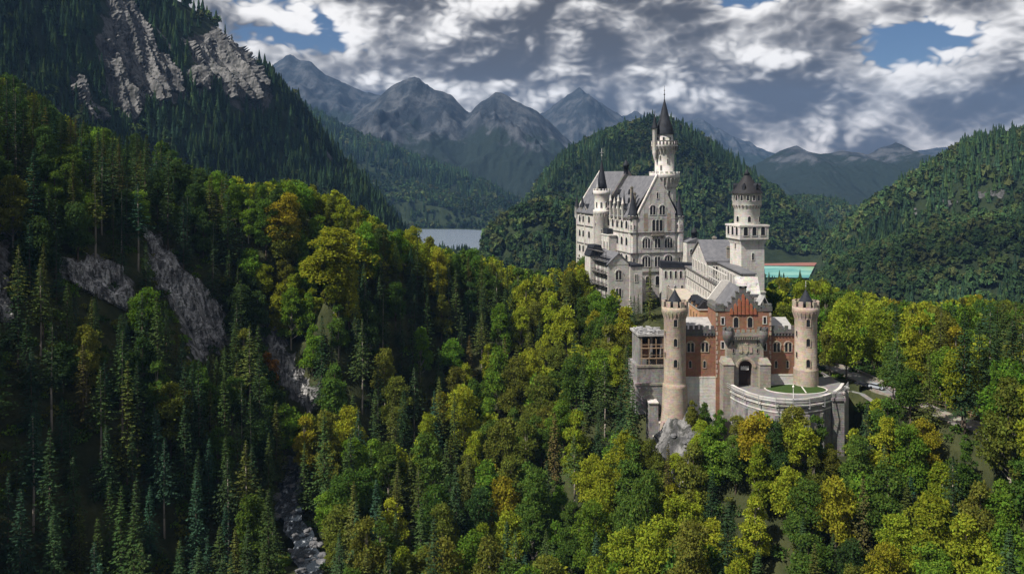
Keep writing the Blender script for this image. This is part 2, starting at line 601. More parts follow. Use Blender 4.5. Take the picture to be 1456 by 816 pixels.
for x, y, dz in [(49, 352, -57), (72, 365, -52), (35, 425, -58), (36, 343, -57), (90, 310, -60), (60, 300, -62), (30, 270, -72), (110, 290, -66),
                 (70, 450, -96), (0, 450, -100), (150, 430, -88), (230, 420, -92), (-100, 450, -80), (-150, 400, -30), (-210, 400, -2), (-250, 320, 34), (-310, 260, 60),
                 (-310, 380, 25), (-300, 455, -40), (-200, 150, 2), (-150, 120, -40), (-100, 100, -75), (-60, 100, -102), (0, 100, -116), (80, 100, -108), (150, 110, -92),
                 (260, 200, -66), (300, 300, -78), (300, 130, -78), (-300, 90, 40), (-40, 150, -100)]:
    pts.append((x, y, ZC + dz))
pts = np.array(pts)


def tps_fit(p, lam=4.0):
    n = len(p)
    d = np.hypot(p[:, None, 0] - p[None, :, 0], p[:, None, 1] - p[None, :, 1]) / 100
    K = np.where(d > 0, d * d * np.log(d + 1e-12), 0) + lam * 1e-3 * np.eye(n)
    Pm = np.c_[np.ones(n), p[:, :2] / 100]
    A = np.block([[K, Pm], [Pm.T, np.zeros((3, 3))]])
    return np.linalg.solve(A, np.r_[p[:, 2], 0, 0, 0])


TW = tps_fit(pts)


def tps(x, y):
    sh = x.shape
    x, y = x.ravel(), y.ravel()
    o = np.zeros(len(x))
    for i in range(0, len(x), 20000):
        a, b = x[i:i + 20000], y[i:i + 20000]
        d = np.hypot(a[:, None] - pts[None, :, 0], b[:, None] - pts[None, :, 1]) / 100
        o[i:i + 20000] = (np.where(d > 0, d * d * np.log(d + 1e-12), 0)) @ TW[:len(pts)] + TW[-3] + TW[-2] * a / 100 + TW[-1] * b / 100
    return o.reshape(sh)


FLOOR = ZC - 150.0


def prof(ptsxy, D):
    xs = np.array([(p[0] - CX) / F * D for p in ptsxy])
    zs = np.array([ZC - (p[1] - HY) / F * D for p in ptsxy])
    return xs, zs


HILLS = [  # silhouette pixels, ridge distance, reach to the front and to the back, tree height taken off
    ([(660, 400), (700, 345), (735, 300), (760, 262), (785, 232), (810, 210), (840, 194), (870, 181), (905, 172), (945, 167), (985, 190), (1050, 240), (1090, 268), (1120, 296), (1160, 335)], 1800, 390, 700, 14),
    ([(640, 380), (680, 345), (700, 318), (740, 292), (790, 284), (850, 296), (900, 320), (1000, 350), (1080, 400)], 1150, 175, 330, 14),
    ([(1150, 425), (1178, 362), (1210, 318), (1250, 283), (1290, 256), (1330, 226), (1375, 197), (1420, 188), (1456, 186), (1550, 176), (1700, 190), (1900, 260), (2100, 420)], 1250, 460, 700, 14),
    ([(1160, 425), (1186, 388), (1232, 352), (1300, 326), (1380, 304), (1456, 290), (1560, 280), (1700, 300), (1900, 380)], 930, 270, 300, 14),
    ([(1020, 340), (1060, 300), (1110, 284), (1150, 279), (1190, 286), (1215, 305), (1240, 330)], 2300, 300, 500, 12),
    ([(180, 60), (300, 75), (380, 112), (430, 152), (480, 182), (540, 206), (600, 231), (650, 247), (690, 262), (720, 276), (745, 290), (790, 312)], 3100, 900, 900, 10),
    ([(560, 325), (640, 296), (720, 276), (800, 274), (900, 285), (1000, 300)], 3600, 500, 600, 10),
    ([(1040, 300), (1090, 284), (1180, 276), (1290, 284), (1400, 290), (1500, 312)], 3600, 500, 600, 10),
]
CREST = [(-640, -250, 300), (-640, 130, 330), (-760, 450, 420), (-760, 725, 420), (-620, 850, 335), (-401, 1100, 222), (-410, 1300, 198), (-410, 1500, 130), (-380, 1640, 88),
         (-332, 1750, 22), (-287, 1830, -52), (-242, 1900, -116), (-200, 1960, -150)]


def z_mid(x, y):
    n = VN.fbm(x / 160 + 9, y / 160 + 4, 4) - 0.5
    z = FLOOR + 6 * n
    for sil, D, fr, bk, th in HILLS:
        xs, zs = prof(sil, D)
        # fan the silhouette a little so the flanks run in spurs
        xx = x * D / np.maximum(D * 0.6, np.where(y < D, D - (D - y) * 0.25, y))
        h = np.interp(xx + 30 * n, xs, zs - th, left=FLOOR, right=FLOOR) - FLOOR
        t = np.where(y < D, (D - y) / fr, (y - D) / bk)
        c = np.clip(1 - t * t, 0, 1) ** 1.45 * np.where(t < 1, 1, 0)
        sp = VN.ridge(x / (fr * 0.45) + D, y / (fr * 1.1), 4) - 0.5
        zz = FLOOR + np.maximum(h, 0) * np.clip(c + 0.42 * sp * np.clip(t, 0, 1) * 4 * np.clip(1 - t, 0, 1), 0, 1.0)
        z = np.maximum(z, zz)
    # the big wooded mountain on the left: falls away from its crest line
    best = np.full_like(x, -1e9)
    rd = VN.ridge(x / 130 + 3, y / 130 + 8, 5) - 0.5
    for (x0, y0, z0), (x1, y1, z1) in zip(CREST[:-1], CREST[1:]):
        dx, dy = x1 - x0, y1 - y0
        u = np.clip(((x - x0) * dx + (y - y0) * dy) / (dx * dx + dy * dy), 0, 1)
        d = np.hypot(x - x0 - u * dx, y - y0 - u * dy)
        best = np.maximum(best, z0 + u * (z1 - z0) - 1.22 * d - 12 + 56 * rd * np.clip(d / 90, 0, 1))
    z = np.maximum(z, ZC + best)
    # lakes
    e = ((x + 250) / 300) ** 2 + ((y - 1990) / 395) ** 2
    z = np.where(e < 1.25, np.minimum(z, FLOOR - 4 + 5 * np.clip((e - 0.9) / 0.35, 0, 1)), z)
    e = ((x - 45) / 75) ** 2 + ((y - 1440) / 95) ** 2
    z = np.where(e < 1.25, np.minimum(z, FLOOR - 4 + 5 * np.clip((e - 0.9) / 0.35, 0, 1)), z)
    return z


def in_poly(px, py, poly):
    px, py = np.asarray(px, float), np.asarray(py, float)
    r = np.zeros(px.shape, bool)
    n = len(poly)
    for i in range(n):
        x0, y0 = poly[i]
        x1, y1 = poly[(i + 1) % n]
        c = ((y0 > py) != (y1 > py))
        with np.errstate(divide='ignore', invalid='ignore'):
            xi = (x1 - x0) * (py - y0) / (y1 - y0 if y1 != y0 else 1e-9) + x0
        r ^= c & (px < xi)
    return r


CLIFFS = [
    [(205, 330), (232, 330), (265, 385), (315, 428), (332, 470), (312, 500), (272, 512), (252, 450), (222, 405)],
    [(366, 445), (392, 462), (420, 515), (458, 566), (440, 588), (405, 560), (378, 505)],
    [(85, 368), (140, 362), (190, 395), (185, 445), (150, 430), (100, 405)],
    [(-30, 300), (12, 330), (14, 450), (-30, 460)],
]
ROAD = [(1150, 517), (1175, 521), (1205, 530), (1240, 546), (1275, 561), (1330, 586), (1400, 613), (1456, 640), (1540, 690)]
ROAD_DZ = -60.6
ROADXY = np.array([on_level(px, py, ROAD_DZ) for px, py in ROAD])


def dist_line(x, y, line):
    d = np.full(x.shape, 1e9)
    for (x0, y0), (x1, y1) in zip(line[:-1], line[1:]):
        dx, dy = x1 - x0, y1 - y0
        u = np.clip(((x - x0) * dx + (y - y0) * dy) / (dx * dx + dy * dy), 0, 1)
        d = np.minimum(d, np.hypot(x - x0 - u * dx, y - y0 - u * dy))
    return d


STREAM = np.array([at(px, py, D)[:2] for px, py, D in [(470, 880, 180), (440, 810, 203), (432, 770, 216), (408, 722, 234), (420, 660, 256), (440, 600, 276)]])
STREAM_Z = np.array([at(px, py, D)[2] for px, py, D in [(470, 880, 180), (440, 810, 203), (432, 770, 216), (408, 722, 234), (420, 660, 256), (440, 600, 276)]])


def scr(x, y, z):
    return CX + x / y * F, HY + (ZC - z) / y * F


def rock_near(x, y, z):
    px, py = scr(x, y, z)
    m = np.zeros(x.shape)
    for c in CLIFFS:
        m = np.maximum(m, in_poly(px, py, c).astype(float))
    m = m * (y > 150) * (y < 350)
    return np.maximum(m, (1 - sstep(np.hypot((x - 49) / 13, (y - 234) / 11), 0.8, 1.2)))


def z_near_raw(x, y):
    z = tps(x, y)
    z = z + 5 * (VN.fbm(x / 26, y / 26, 4) - 0.5)
    rk = rock_near(x, y, z)
    z = z + rk * (9 * (VN.ridge(x / 7, y / 9, 3) - 0.6))
    dr = dist_line(x, y, ROADXY)
    z = z + (ZC + ROAD_DZ - 0.25 - z) * (1 - sstep(dr, 4.5, 11))
    ds = dist_line(x, y, STREAM)
    sz = np.interp(y, STREAM[:, 1], STREAM_Z)
    z = z + (np.minimum(z, sz - 0.8 + ds * 0.15) - z) * (1 - sstep(ds, 3.5, 10))
    # the rock under the castle stays below its floors
    pad = (1 - sstep(np.abs(x - 66), 22, 30)) * (1 - sstep(np.abs(y - 262), 24, 34))
    z = np.where(pad > 0, z + (np.minimum(z, ZC - 63) - z) * pad, z)
    d2 = np.hypot(x - 76, y - 238)
    p2 = 1 - sstep(d2, 21, 27)
    z = z + (np.minimum(z, ZC - 75) - z) * p2 * (y < 246)
    return z


def z_all(x, y):
    t = sstep(y, 410, 640)
    yy = np.minimum(y, 460)
    z = z_near_raw(np.clip(x, -300, 300), yy)
    zm = z_mid(x, y)
    zz = z * (1 - t) + zm * t
    return np.where((y < 640), np.where(np.abs(x) > 300, np.maximum(zz, zm * sstep(np.abs(x), 300, 420) + zz * (1 - sstep(np.abs(x), 300, 420))), zz), zm)


def grid_mesh(name, xs, ys, zf, m, rockf, kind='structure', smooth=True):
    X, Y = np.meshgrid(xs, ys, indexing='ij')
    Z = zf(X, Y)
    rk = rockf(X, Y, Z)
    nx, ny = len(xs), len(ys)
    V = np.stack([X, Y, Z], -1).reshape(-1, 3)
    i, j = np.meshgrid(np.arange(nx - 1), np.arange(ny - 1), indexing='ij')
    a = (i * ny + j).ravel()
    Fa = np.stack([a, a + ny, a + ny + 1, a + 1], 1)
    me = np_mesh(name, V, Fa, m, {'rock': ('POINT', 'FLOAT', rk.ravel())}, smooth)
    o = obj(name, me)
    tag(o, kind=kind)
    return X, Y, Z, rk, o


NX, NY = np.arange(-320, 321, 2.0), np.arange(40, 461, 2.0)
gX, gY, gZ, gRK, _ = grid_mesh('ground', NX, NY, z_all, 'hill_soil', rock_near)


def zg(x, y):
    """height of the near ground, read off its grid"""
    fx, fy = (np.asarray(x) - NX[0]) / 2.0, (np.asarray(y) - NY[0]) / 2.0
    i, j = np.clip(fx.astype(int), 0, len(NX) - 2), np.clip(fy.astype(int), 0, len(NY) - 2)
    u, v = np.clip(fx - i, 0, 1), np.clip(fy - j, 0, 1)
    return (gZ[i, j] * (1 - u) + gZ[i + 1, j] * u) * (1 - v) + (gZ[i, j + 1] * (1 - u) + gZ[i + 1, j + 1] * u) * v


LM_CLIFF = [(70, 160), (105, 110), (140, 60), (150, 0), (235, 0), (262, 60), (310, 40), (350, 70), (385, 130), (385, 160), (330, 150), (300, 120), (285, 140), (210, 150), (185, 185), (120, 175)]
RH_CLIFF = [[(1375, 262), (1425, 258), (1430, 280), (1385, 284)], [(1328, 280), (1362, 276), (1360, 302), (1325, 302)], [(1290, 298), (1305, 292), (1305, 310), (1290, 312)], [(455, 180), (500, 215), (520, 262), (490, 250), (462, 222)]]


def rock_mid(x, y, z):
    px, py = scr(x, y, z)
    s = 0.6 * x + 0.8 * y
    n = 0.09 + VN.fbm(s / 70, z / 130, 4) + 0.60 * (VN.fbm(s / 16, z / 60, 3) - 0.5)
    m = np.where(in_poly(px, py, LM_CLIFF) & (x < -100), np.clip((n - 0.33) * 6, 0, 1), 0)
    for c in RH_CLIFF:
        m = np.maximum(m, np.where(in_poly(px, py, c), np.clip((n - 0.47) * 5, 0, 0.8), 0))
    return m


mX, mY, mZ, mRK, _ = grid_mesh('valley_ground', np.arange(-1150, 1651, 8.0), np.arange(460, 2600, 8.0), z_all, 'valley_soil', rock_mid)
fX, fY, fZ, fRK, _ = grid_mesh('foothills', np.arange(-2400, 2901, 30.0), np.arange(2588, 4800, 30.0), z_mid, 'valley_soil', lambda x, y, z: np.zeros_like(x))
MB().add([(-11500, -2500, FLOOR - 12), (11500, -2500, FLOOR - 12), (11500, 8700, FLOOR - 12), (-11500, 8700, FLOOR - 12)], [(0, 1, 2, 3)]).build('plain_ground', 'valley_soil')['kind'] = 'structure'
# the mountain's flank beside and behind the camera
grid_mesh('left_mountain_flank', np.arange(-1300, -318, 14.0), np.arange(-500, 462, 14.0), lambda x, y: np.maximum(z_mid(x, y), FLOOR), 'valley_soil', lambda x, y, z: np.zeros_like(x))


def grid_lookup(X, Y, Z, x, y):
    x0, dx_, y0, dy_ = X[0, 0], X[1, 0] - X[0, 0], Y[0, 0], Y[0, 1] - Y[0, 0]
    fx, fy = (x - x0) / dx_, (y - y0) / dy_
    i, j = np.clip(fx.astype(int), 0, X.shape[0] - 2), np.clip(fy.astype(int), 0, X.shape[1] - 2)
    a, b = np.clip(fx - i, 0, 1), np.clip(fy - j, 0, 1)
    return (Z[i, j] * (1 - a) + Z[i + 1, j] * a) * (1 - b) + (Z[i, j + 1] * (1 - a) + Z[i + 1, j + 1] * a) * b


def ray_hit(px, py, d0, d1, n=420):
    """where the line of sight of these pixels meets the land"""
    D = np.full(px.shape, np.nan)
    for d in np.linspace(d0, d1, n):
        x, y, z = (px - CX) / F * d, np.full(px.shape, d), ZC - (py - HY) / F * d
        h = zg(x, y) if d < 460 else grid_lookup(mX, mY, mZ, x, y)
        D = np.where(np.isnan(D) & (h >= z), d, D)
    return D


def boulder_mat():
    def fn(t):
        p = t.n('ShaderNodeNewGeometry').outputs['Position']
        c, h = rockcol(t, p, 1.4)
        b = t.n('ShaderNodeBsdfPrincipled', {'Base Color': c, 'Roughness': 0.95, 'Normal': bump(t, h, 0.8, 0.6), 'Specular IOR Level': 0.1})
        out(t, b.outputs[0])
    mat('cliff_rock', fn)

    def fn2(t):
        p = t.n('ShaderNodeNewGeometry').outputs['Position']
        c, h = rockcol(t, p, 0.32, 0.17)  # cliff rock again, pale tone lowered: the mountain's shade put into the colour
        b = t.n('ShaderNodeBsdfPrincipled', {'Base Color': c, 'Roughness': 0.95, 'Normal': bump(t, h, 0.8, 3.0), 'Specular IOR Level': 0.1})
        out(t, b.outputs[0])
    mat('far_cliff_rock', fn2)


boulder_mat()
plain('wet_rock', (0.10, 0.10, 0.105), 0.6, 0, 0.3, 0.6)


def cliff(poly, d0, d1, step, k, m, mask=None, sub=0.55):
    """broken rock standing out of the slope: pillars and ledges pushed out of the land along its fall line"""
    pa = np.array(poly, float)
    gx, gy = np.meshgrid(np.arange(pa[:, 0].min() - 14, pa[:, 0].max() + 14, step), np.arange(max(-40, pa[:, 1].min() - 14), pa[:, 1].max() + 14, step), indexing='ij')
    D = ray_hit(gx, gy, d0, d1)
    x, y, z = (gx - CX) / F * D, D, ZC - (gy - HY) / F * D
    bad = np.isnan(D)
    x, y, z = np.where(bad, 0, x), np.where(bad, d0, y), np.where(bad, 0, z)
    nx_, ny_ = 0.80, -0.60
    s = x * 0.60 + y * 0.80
    # how deep inside the outline: ragged
    inside = np.zeros(gx.shape)
    rag = VN.fbm(s / (5 * k) + 7, z / (12 * k) + 3, 4) - 0.5
    for o in np.linspace(-1, 1, 9):
        inside += in_poly(gx + o * 9 + rag * 60, gy + o * 5 + rag * 34, poly)
    inside = inside / 9
    if mask is not None:
        inside = np.minimum(inside, np.where(bad, 0, mask(x, y, z)))
    pil = VN.ridge(s / (7.0 * k) + 0.6 * VN(s / (20 * k), z / (20 * k)), z / (26.0 * k), 3, 0.5)
    led = VN.ridge(s / (2.6 * k), z / (6.0 * k) + 40, 3, 0.55)
    st = np.floor((z / (3.6 * k)) + 1.6 * VN(s / (6 * k), z / (30 * k))) * 0.37
    fin = VN.ridge(s / (2.2 * k) + 11, z / (17.0 * k) + 5, 3, 0.55)
    off = k * (-5.4 * (1 - inside) ** 0.7 + 5.6 * (pil - 0.52) + 3.4 * (fin - 0.55) + 1.5 * (led - 0.5) + 0.7 * (st - np.floor(st)) + 0.5)
    X, Y, Z = x + nx_ * off, y + ny_ * off, z + 0.25 * off
    ok = (inside > 0.05) & ~bad
    cell = ok[:-1, :-1] & ok[1:, :-1] & ok[1:, 1:] & ok[:-1, 1:]
    dd = np.maximum(np.abs(D[1:, :-1] - D[:-1, :-1]), np.abs(D[:-1, 1:] - D[:-1, :-1]))
    cell &= np.nan_to_num(dd, nan=1e9) < 12 * k
    n_y = gx.shape[1]
    i, j = np.nonzero(cell)
    if len(i) == 0:
        return
    q = i * n_y + j
    Fa = np.stack([q, q + 1, q + n_y + 1, q + n_y], 1)
    V = np.stack([X, Y, Z], -1).reshape(-1, 3)
    used, inv = np.unique(Fa, return_inverse=True)
    me = np_mesh('cliff', V[used], inv.reshape(-1, 4), m, None, False)
    tag(obj('cliff', me), kind='structure')


for c in CLIFFS:
    cliff(c, 165, 345, 1.7, 0.75, 'cliff_rock')
cliff(LM_CLIFF, 470, 1500, 2.2, 5.0, 'far_cliff_rock', lambda x, y, z: np.clip(rock_mid(x, y, z) * 1.3, 0, 1))


def ellipse(name, cx, cy, rx, ry, z, m, n=72):
    poly = []
    for i in range(n):
        a = 2 * math.pi * i / n
        k = 1 + 0.05 * math.sin(3 * a + 1) + 0.03 * math.sin(7 * a)
        poly.append((cx + rx * k * math.cos(a), cy + ry * k * math.sin(a), z))
    return tag(MB().add(poly, [tuple(range(n))]).build(name, m), kind='structure')


ellipse('lake', -250, 1990, 312, 403, FLOOR + 0.2, 'lake_water')
ellipse('lake', 45, 1440, 76, 97, FLOOR + 0.2, 'lake_water')
# the bright field and the ploughed strip beyond it
fp = [on_level(px, py, -147.0) for px, py in ((1076, 394), (1150, 395), (1158, 379), (1078, 378))]
MB().add([(x, y, ZC - 147.0) for x, y in fp], [(0, 1, 2, 3)]).build('meadow', 'field_crop')['kind'] = 'structure'
fp2 = [on_level(px, py, -147.0) for px, py in ((1078, 377.4), (1158, 378), (1164, 371.5), (1078, 371.5))]
MB().add([(x, y, ZC - 147.0) for x, y in fp2], [(0, 1, 2, 3)]).build('ploughed_field', 'ploughed')['kind'] = 'structure'

# ------------------------------------------------------------------ far mountains


def mountain(name, sil, D, fr, bk, base, seed, treeline=0.45, jag=1.0):
    xs, zs = prof(sil, D)
    ux = np.linspace(xs[0], xs[-1], 260)
    t = np.concatenate([-np.linspace(1, 0, 70) ** 1.15, np.linspace(0, 1, 26)[1:]])
    X, T = np.meshgrid(ux, t, indexing='ij')
    ns = VNoise(seed)
    w = fr / 5.0
    fan = (ns.fbm(X / (w * 1.6), np.abs(T) * 1.2 + 3, 4) - 0.5) * 2 * w * 1.1 * np.abs(T)
    h = np.interp(X + fan, xs, zs)
    h = h + (ns.ridge(X / 180 + 5, X * 0 + 2.5, 4) - 0.6) * 60 * jag
    a = np.abs(T)
    rg = ns.ridge(X / w + 1.1 * fan / w, a * 2.2 + 1.7, 6, 0.55) - 0.55
    k = (1 - a) ** 1.12
    H = np.maximum(h - base, 10)
    Z = base + H * np.clip(k + 0.42 * rg * np.minimum(a * 3.5, 1) * np.minimum((1 - a) * 3, 1), 0, 1.2)
    Y = D + np.where(T < 0, T * fr, T * bk) + (ns.fbm(X / 700, X * 0, 3) - 0.5) * 500 * (1 - a)
    V = np.stack([X, Y, Z], -1).reshape(-1, 3)
    nx, ny = X.shape
    i, j = np.meshgrid(np.arange(nx - 1), np.arange(ny - 1), indexing='ij')
    q = (i * ny + j).ravel()
    Fa = np.stack([q, q + ny, q + ny + 1, q + 1], 1)
    rel = np.clip((Z - base) / max(1.0, (zs.max() - base)), 0, 1)
    me = np_mesh(name, V, Fa, 'mountain_rock', {'rock': ('POINT', 'FLOAT', np.clip((rel - treeline) * 1.8 + 0.35, 0, 1).ravel())}, True)
    return tag(obj(name, me), kind='structure')


FB = FLOOR - 8
mountain('mountain', [(200, 215), (300, 140), (345, 118), (383, 98), (402, 85), (416, 79), (432, 90), (450, 93), (470, 112), (500, 124), (530, 135), (560, 136), (600, 160), (660, 200), (740, 255), (790, 290)], 5320, 2100, 1540, FB, 21)
mountain('mountain', [(430, 265), (480, 200), (520, 150), (552, 133), (573, 119), (590, 110), (606, 119), (630, 132), (655, 148), (668, 155), (684, 140), (704, 131), (722, 141), (750, 155), (775, 172), (800, 192), (840, 220), (880, 250), (930, 285)], 4130, 1470, 1260, FB, 22)
mountain('mountain', [(600, 265), (700, 205), (745, 172), (775, 156), (800, 139), (822, 127), (836, 134), (860, 150), (895, 168), (930, 190), (980, 225), (1040, 270)], 5740, 1960, 1400, FB, 23, 0.3)
mountain('mountain', [(780, 250), (850, 185), (900, 160), (950, 190), (1000, 230)], 6900, 740, 560, FB, 27, 0.4)
mountain('mountain', [(850, 262), (920, 205), (960, 180), (982, 172), (1002, 166), (1022, 181), (1050, 194), (1080, 209), (1110, 224), (1150, 246), (1190, 270)], 6720, 1820, 1400, FB, 24, 0.5)
mountain('mountain', [(1000, 270), (1060, 240), (1100, 222), (1128, 209), (1142, 207), (1156, 214), (1172, 218), (1200, 215), (1240, 219), (1262, 208), (1283, 202), (1300, 210), (1318, 226), (1345, 245), (1400, 268), (1480, 285)], 3920, 1190, 1050, FB, 25, 0.75, 0.35)
mountain('mountain', [(1180, 250), (1260, 222), (1330, 212), (1420, 206), (1500, 205), (1600, 215), (1750, 250)], 6160, 1050, 910, FB, 26, 0.7, 0.5)

# ------------------------------------------------------------------ the castle
I4 = Matrix.Identity(4)


def wall_frame(ox, oy, ang):
    """local frame of a wall: x runs along it, y points into it, z up"""
    return Matrix.Translation((ox, oy, 0)) @ Matrix.Rotation(ang, 4, 'Z')


def arch_pts(w, h, arch=True, n=7):
    if not arch:
        return [(-w / 2, 0), (w / 2, 0), (w / 2, h), (-w / 2, h)]
    r = w / 2
    return [(-r, 0), (r, 0)] + [(r * math.cos(math.pi * i / n), h - r + r * math.sin(math.pi * i / n)) for i in range(n + 1)]


def window(root, M, x, z, w, h, lights=1, arch=True, m='pale_stone', fr=0.28, hood=False):
    """a window on the wall M: a raised stone surround with its panes set inside it"""
    f, g = MB(), MB()
    lw = w / lights
    for i in range(lights):
        cx = x - w / 2 + lw * (i + 0.5)
        inn = arch_pts(lw - 0.16, h, arch)
        outp = arch_pts(lw + 2 * fr - 0.22, h + fr, arch)
        outp = [(a, b - (0.18 if k < 2 else 0)) for k, (a, b) in enumerate(outp)]
        n = len(inn)
        y1 = -0.13 - 0.012 * i
        v = [(cx + a, y1, z + b) for a, b in outp] + [(cx + a, y1, z + b) for a, b in inn]
        v += [(cx + a, 0.02, z + b) for a, b in outp] + [(cx + a, 0.02, z + b) for a, b in inn]
        fs = []
        for k in range(n):
            q = (k + 1) % n
            fs += [(k, q, n + q, n + k), (2 * n + k, k, q, 2 * n + q)[::-1], (n + k, n + q, 3 * n + q, 3 * n + k)]
        f.add(v, fs, M)
        g.add([(cx + a, -0.07 - 0.004 * i, z + b) for a, b in inn], [tuple(range(n))], M)
    if hood:
        rr = w / 2 + 0.35
        pts_ = [(rr * math.cos(math.pi * i / 10), rr * math.sin(math.pi * i / 10)) for i in range(11)]
        inn = [(a * 0.8, b * 0.8) for a, b in pts_]
        v = [(x + a, -0.3, z + h * 0.72 + b) for a, b in pts_] + [(x + a, -0.3, z + h * 0.72 + b) for a, b in inn] + [(x + a, 0.02, z + h * 0.72 + b) for a, b in pts_]
        fs = []
        for k in range(10):
            fs += [(k, k + 1, 12 + k, 11 + k), (k, 22 + k, 23 + k, k + 1)]
        f.add(v, fs, M)
    o = f.build('window', m, root)
    g.build('pane', 'glass', o)
    return o


def rwindow(root, cx, cy, r, ang, z, w, h, lights=1, arch=True, m='pale_stone', fr=0.22):
    """a window on a round tower; ang is the direction it faces"""
    M = Matrix.Translation((cx, cy, 0)) @ Matrix.Rotation(ang + math.pi / 2, 4, 'Z') @ Matrix.Translation((0, -r * math.cos(min(0.5, (w / 2) / r)), 0))
    return window(root, M, 0, z, w, h, lights, arch, m, fr)


def finial(mb, x, y, z, h, r=0.12):
    mb.tube((x, y, z), (x, y, z + h), r, r * 0.35, 6)
    mb.lathe([(0.01, z + h * 0.30), (r * 2.4, z + h * 0.38), (0.01, z + h * 0.46)], x, y, 8)
    mb.lathe([(0.01, z + h * 0.62), (r * 1.7, z + h * 0.67), (0.01, z + h * 0.72)], x, y, 8)


def cone_roof(root, x, y, z0, z1, r, m='dark_slate', fin=3.0, kick=0.15, n=20, name='cone_roof'):
    mb = MB()
    h = z1 - z0
    mb.lathe([(r * 1.10, z0 - 0.25), (r * 1.10, z0), (r * 0.86, z0 + h * kick), (r * 0.42, z0 + h * 0.55), (0.10, z1)], x, y, n)
    o = mb.build(name, m, root)
    f = MB()
    finial(f, x, y, z1 - 0.2, fin, 0.10)
    f.build('finial', 'iron', o)
    return o


def gable_roof(mb, x0, x1, y0, y1, z0, z1, ov=0.4, th=0.35):
    """ridge along y"""
    xc = (x0 + x1) / 2
    sl = (z1 - z0) / (xc - x0)
    a, b = x0 - ov, x1 + ov
    ze = z0 - ov * sl
    mb.slab([(a, ze), (xc, z1), (b, ze), (b, ze + th), (xc, z1 + th * 1.6), (a, ze + th)][::-1], y0, y1)


def turret(root, x, y, r, z0, zw, zr, m='limestone', roof='dark_slate', name='corner_turret', corb=2.0, n=12):
    mb = MB().lathe([(0.15, z0 - corb), (r * 0.55, z0 - corb * 0.55), (r, z0), (r, zw - 0.5), (r * 1.15, zw - 0.35), (r * 1.15, zw)], x, y, n)
    o = mb.build(name, m, root)
    cone_roof(o, x, y, zw, zr, r * 1.05, roof, 1.6, n=n)
    return o


def dormer(root, M, x, z, w, h, d, m='limestone'):
    """small gabled dormer standing out of a roof; M is the wall frame below it"""
    b = MB()
    b.slab([(x - w / 2, z), (x + w / 2, z), (x + w / 2, z + h), (x, z + h + w * 0.7), (x - w / 2, z + h)], 0, d, M)
    o = b.build('dormer', m, root)
    r = MB()
    t = 0.2
    r.slab([(x - w / 2 - 0.25, z + h - 0.35), (x, z + h + w * 0.7 + 0.05), (x + w / 2 + 0.25, z + h - 0.35), (x + w / 2 + 0.25, z + h - 0.35 + t), (x, z + h + w * 0.7 + 0.05 + t * 1.5), (x - w / 2 - 0.25, z + h - 0.35 + t)][::-1], -0.25, d + 0.4, M)
    r.build('dormer_roof', 'dark_slate', o)
    g = MB()
    g.add([(x + a, -0.06, z + 0.4 + c) for a, c in arch_pts(w * 0.5, h * 0.8)], [tuple(range(10))], M)
    g.build('pane', 'glass', o)
    return o


def chimney(root, x, y, z0, z1, w=0.9, m='grey_stone'):
    mb = MB().box(x - w / 2, x + w / 2, y - w / 2, y + w / 2, z0, z1 - 0.8)
    mb.box(x - w / 2 - 0.18, x + w / 2 + 0.18, y - w / 2 - 0.18, y + w / 2 + 0.18, z1 - 0.8, z1 - 0.4)
    mb.box(x - w / 3, x + w / 3, y - w / 3, y + w / 3, z1 - 0.4, z1)
    return mb.build('chimney', m, root)


# ---- gatehouse --------------------------------------------------------------
GZ = ZC - 59.6
gate = tag(empty('gatehouse', (65.2, 242.0, GZ)), 'red brick gatehouse with stepped gable, arched portal and two round stone towers', 'gatehouse')


def round_gate_tower(x, y, zb):
    r = 3.1
    prof_ = [(4.3, zb), (3.75, zb + 5.0), (3.45, -0.4), (3.45, 0.2), (3.15, 0.5), (r, 1.0), (r, 19.4), (3.3, 19.9), (3.75, 21.2), (3.75, 22.4), (3.15, 22.4), (3.15, 22.0), (0.01, 22.0)]
    if zb > -4:
        prof_ = [(3.5, zb), (3.42, 4.4), (3.42, 4.8), (r, 5.1), (r, 19.4), (3.3, 19.9), (3.75, 21.2), (3.75, 22.4), (3.15, 22.4), (3.15, 22.0), (0.01, 22.0)]
    t = MB().lathe(prof_, x, y, 32).build('round_tower', 'tower_stone', gate)
    MB().ring_boxes(x, y, 3.13, 3.78, 22.4, 24.0, 11, 0.62).build('merlons', 'tower_stone', t)
    c = MB()
    for i in range(22):
        a = 2 * math.pi * i / 22
        c.tube((x + 3.0 * math.cos(a), y + 3.0 * math.sin(a), 19.0), (x + 3.62 * math.cos(a), y + 3.62 * math.sin(a), 21.0), 0.17, 0.22, 5)
    c.build('corbels', 'tower_stone', t)
    d = MB().lathe([(2.1, 22.0), (2.1, 23.0), (2.35, 23.1), (1.75, 24.2), (0.7, 26.0), (0.1, 27.2)], x, y, 16)
    d = d.build('cone_roof', 'dark_slate', t)
    f = MB()
    finial(f, x, y, 27.1, 2.6, 0.1)
    f.build('finial', 'galvanised', d)
    for z in (5.6, 11.5, 17.0):
        rwindow(t, x, y, r, R(-97), z, 1.15, 2.2, 1, True, 'tower_stone', 0.22)
    for z in (8.0, 14.0):
        rwindow(t, x, y, r, R(-160), z, 0.7, 1.6, 1, True, 'tower_stone', 0.18)
    return t


round_gate_tower(-18.7, -1.0, -13.0)
round_gate_tower(18.7, -1.0, -3.0)

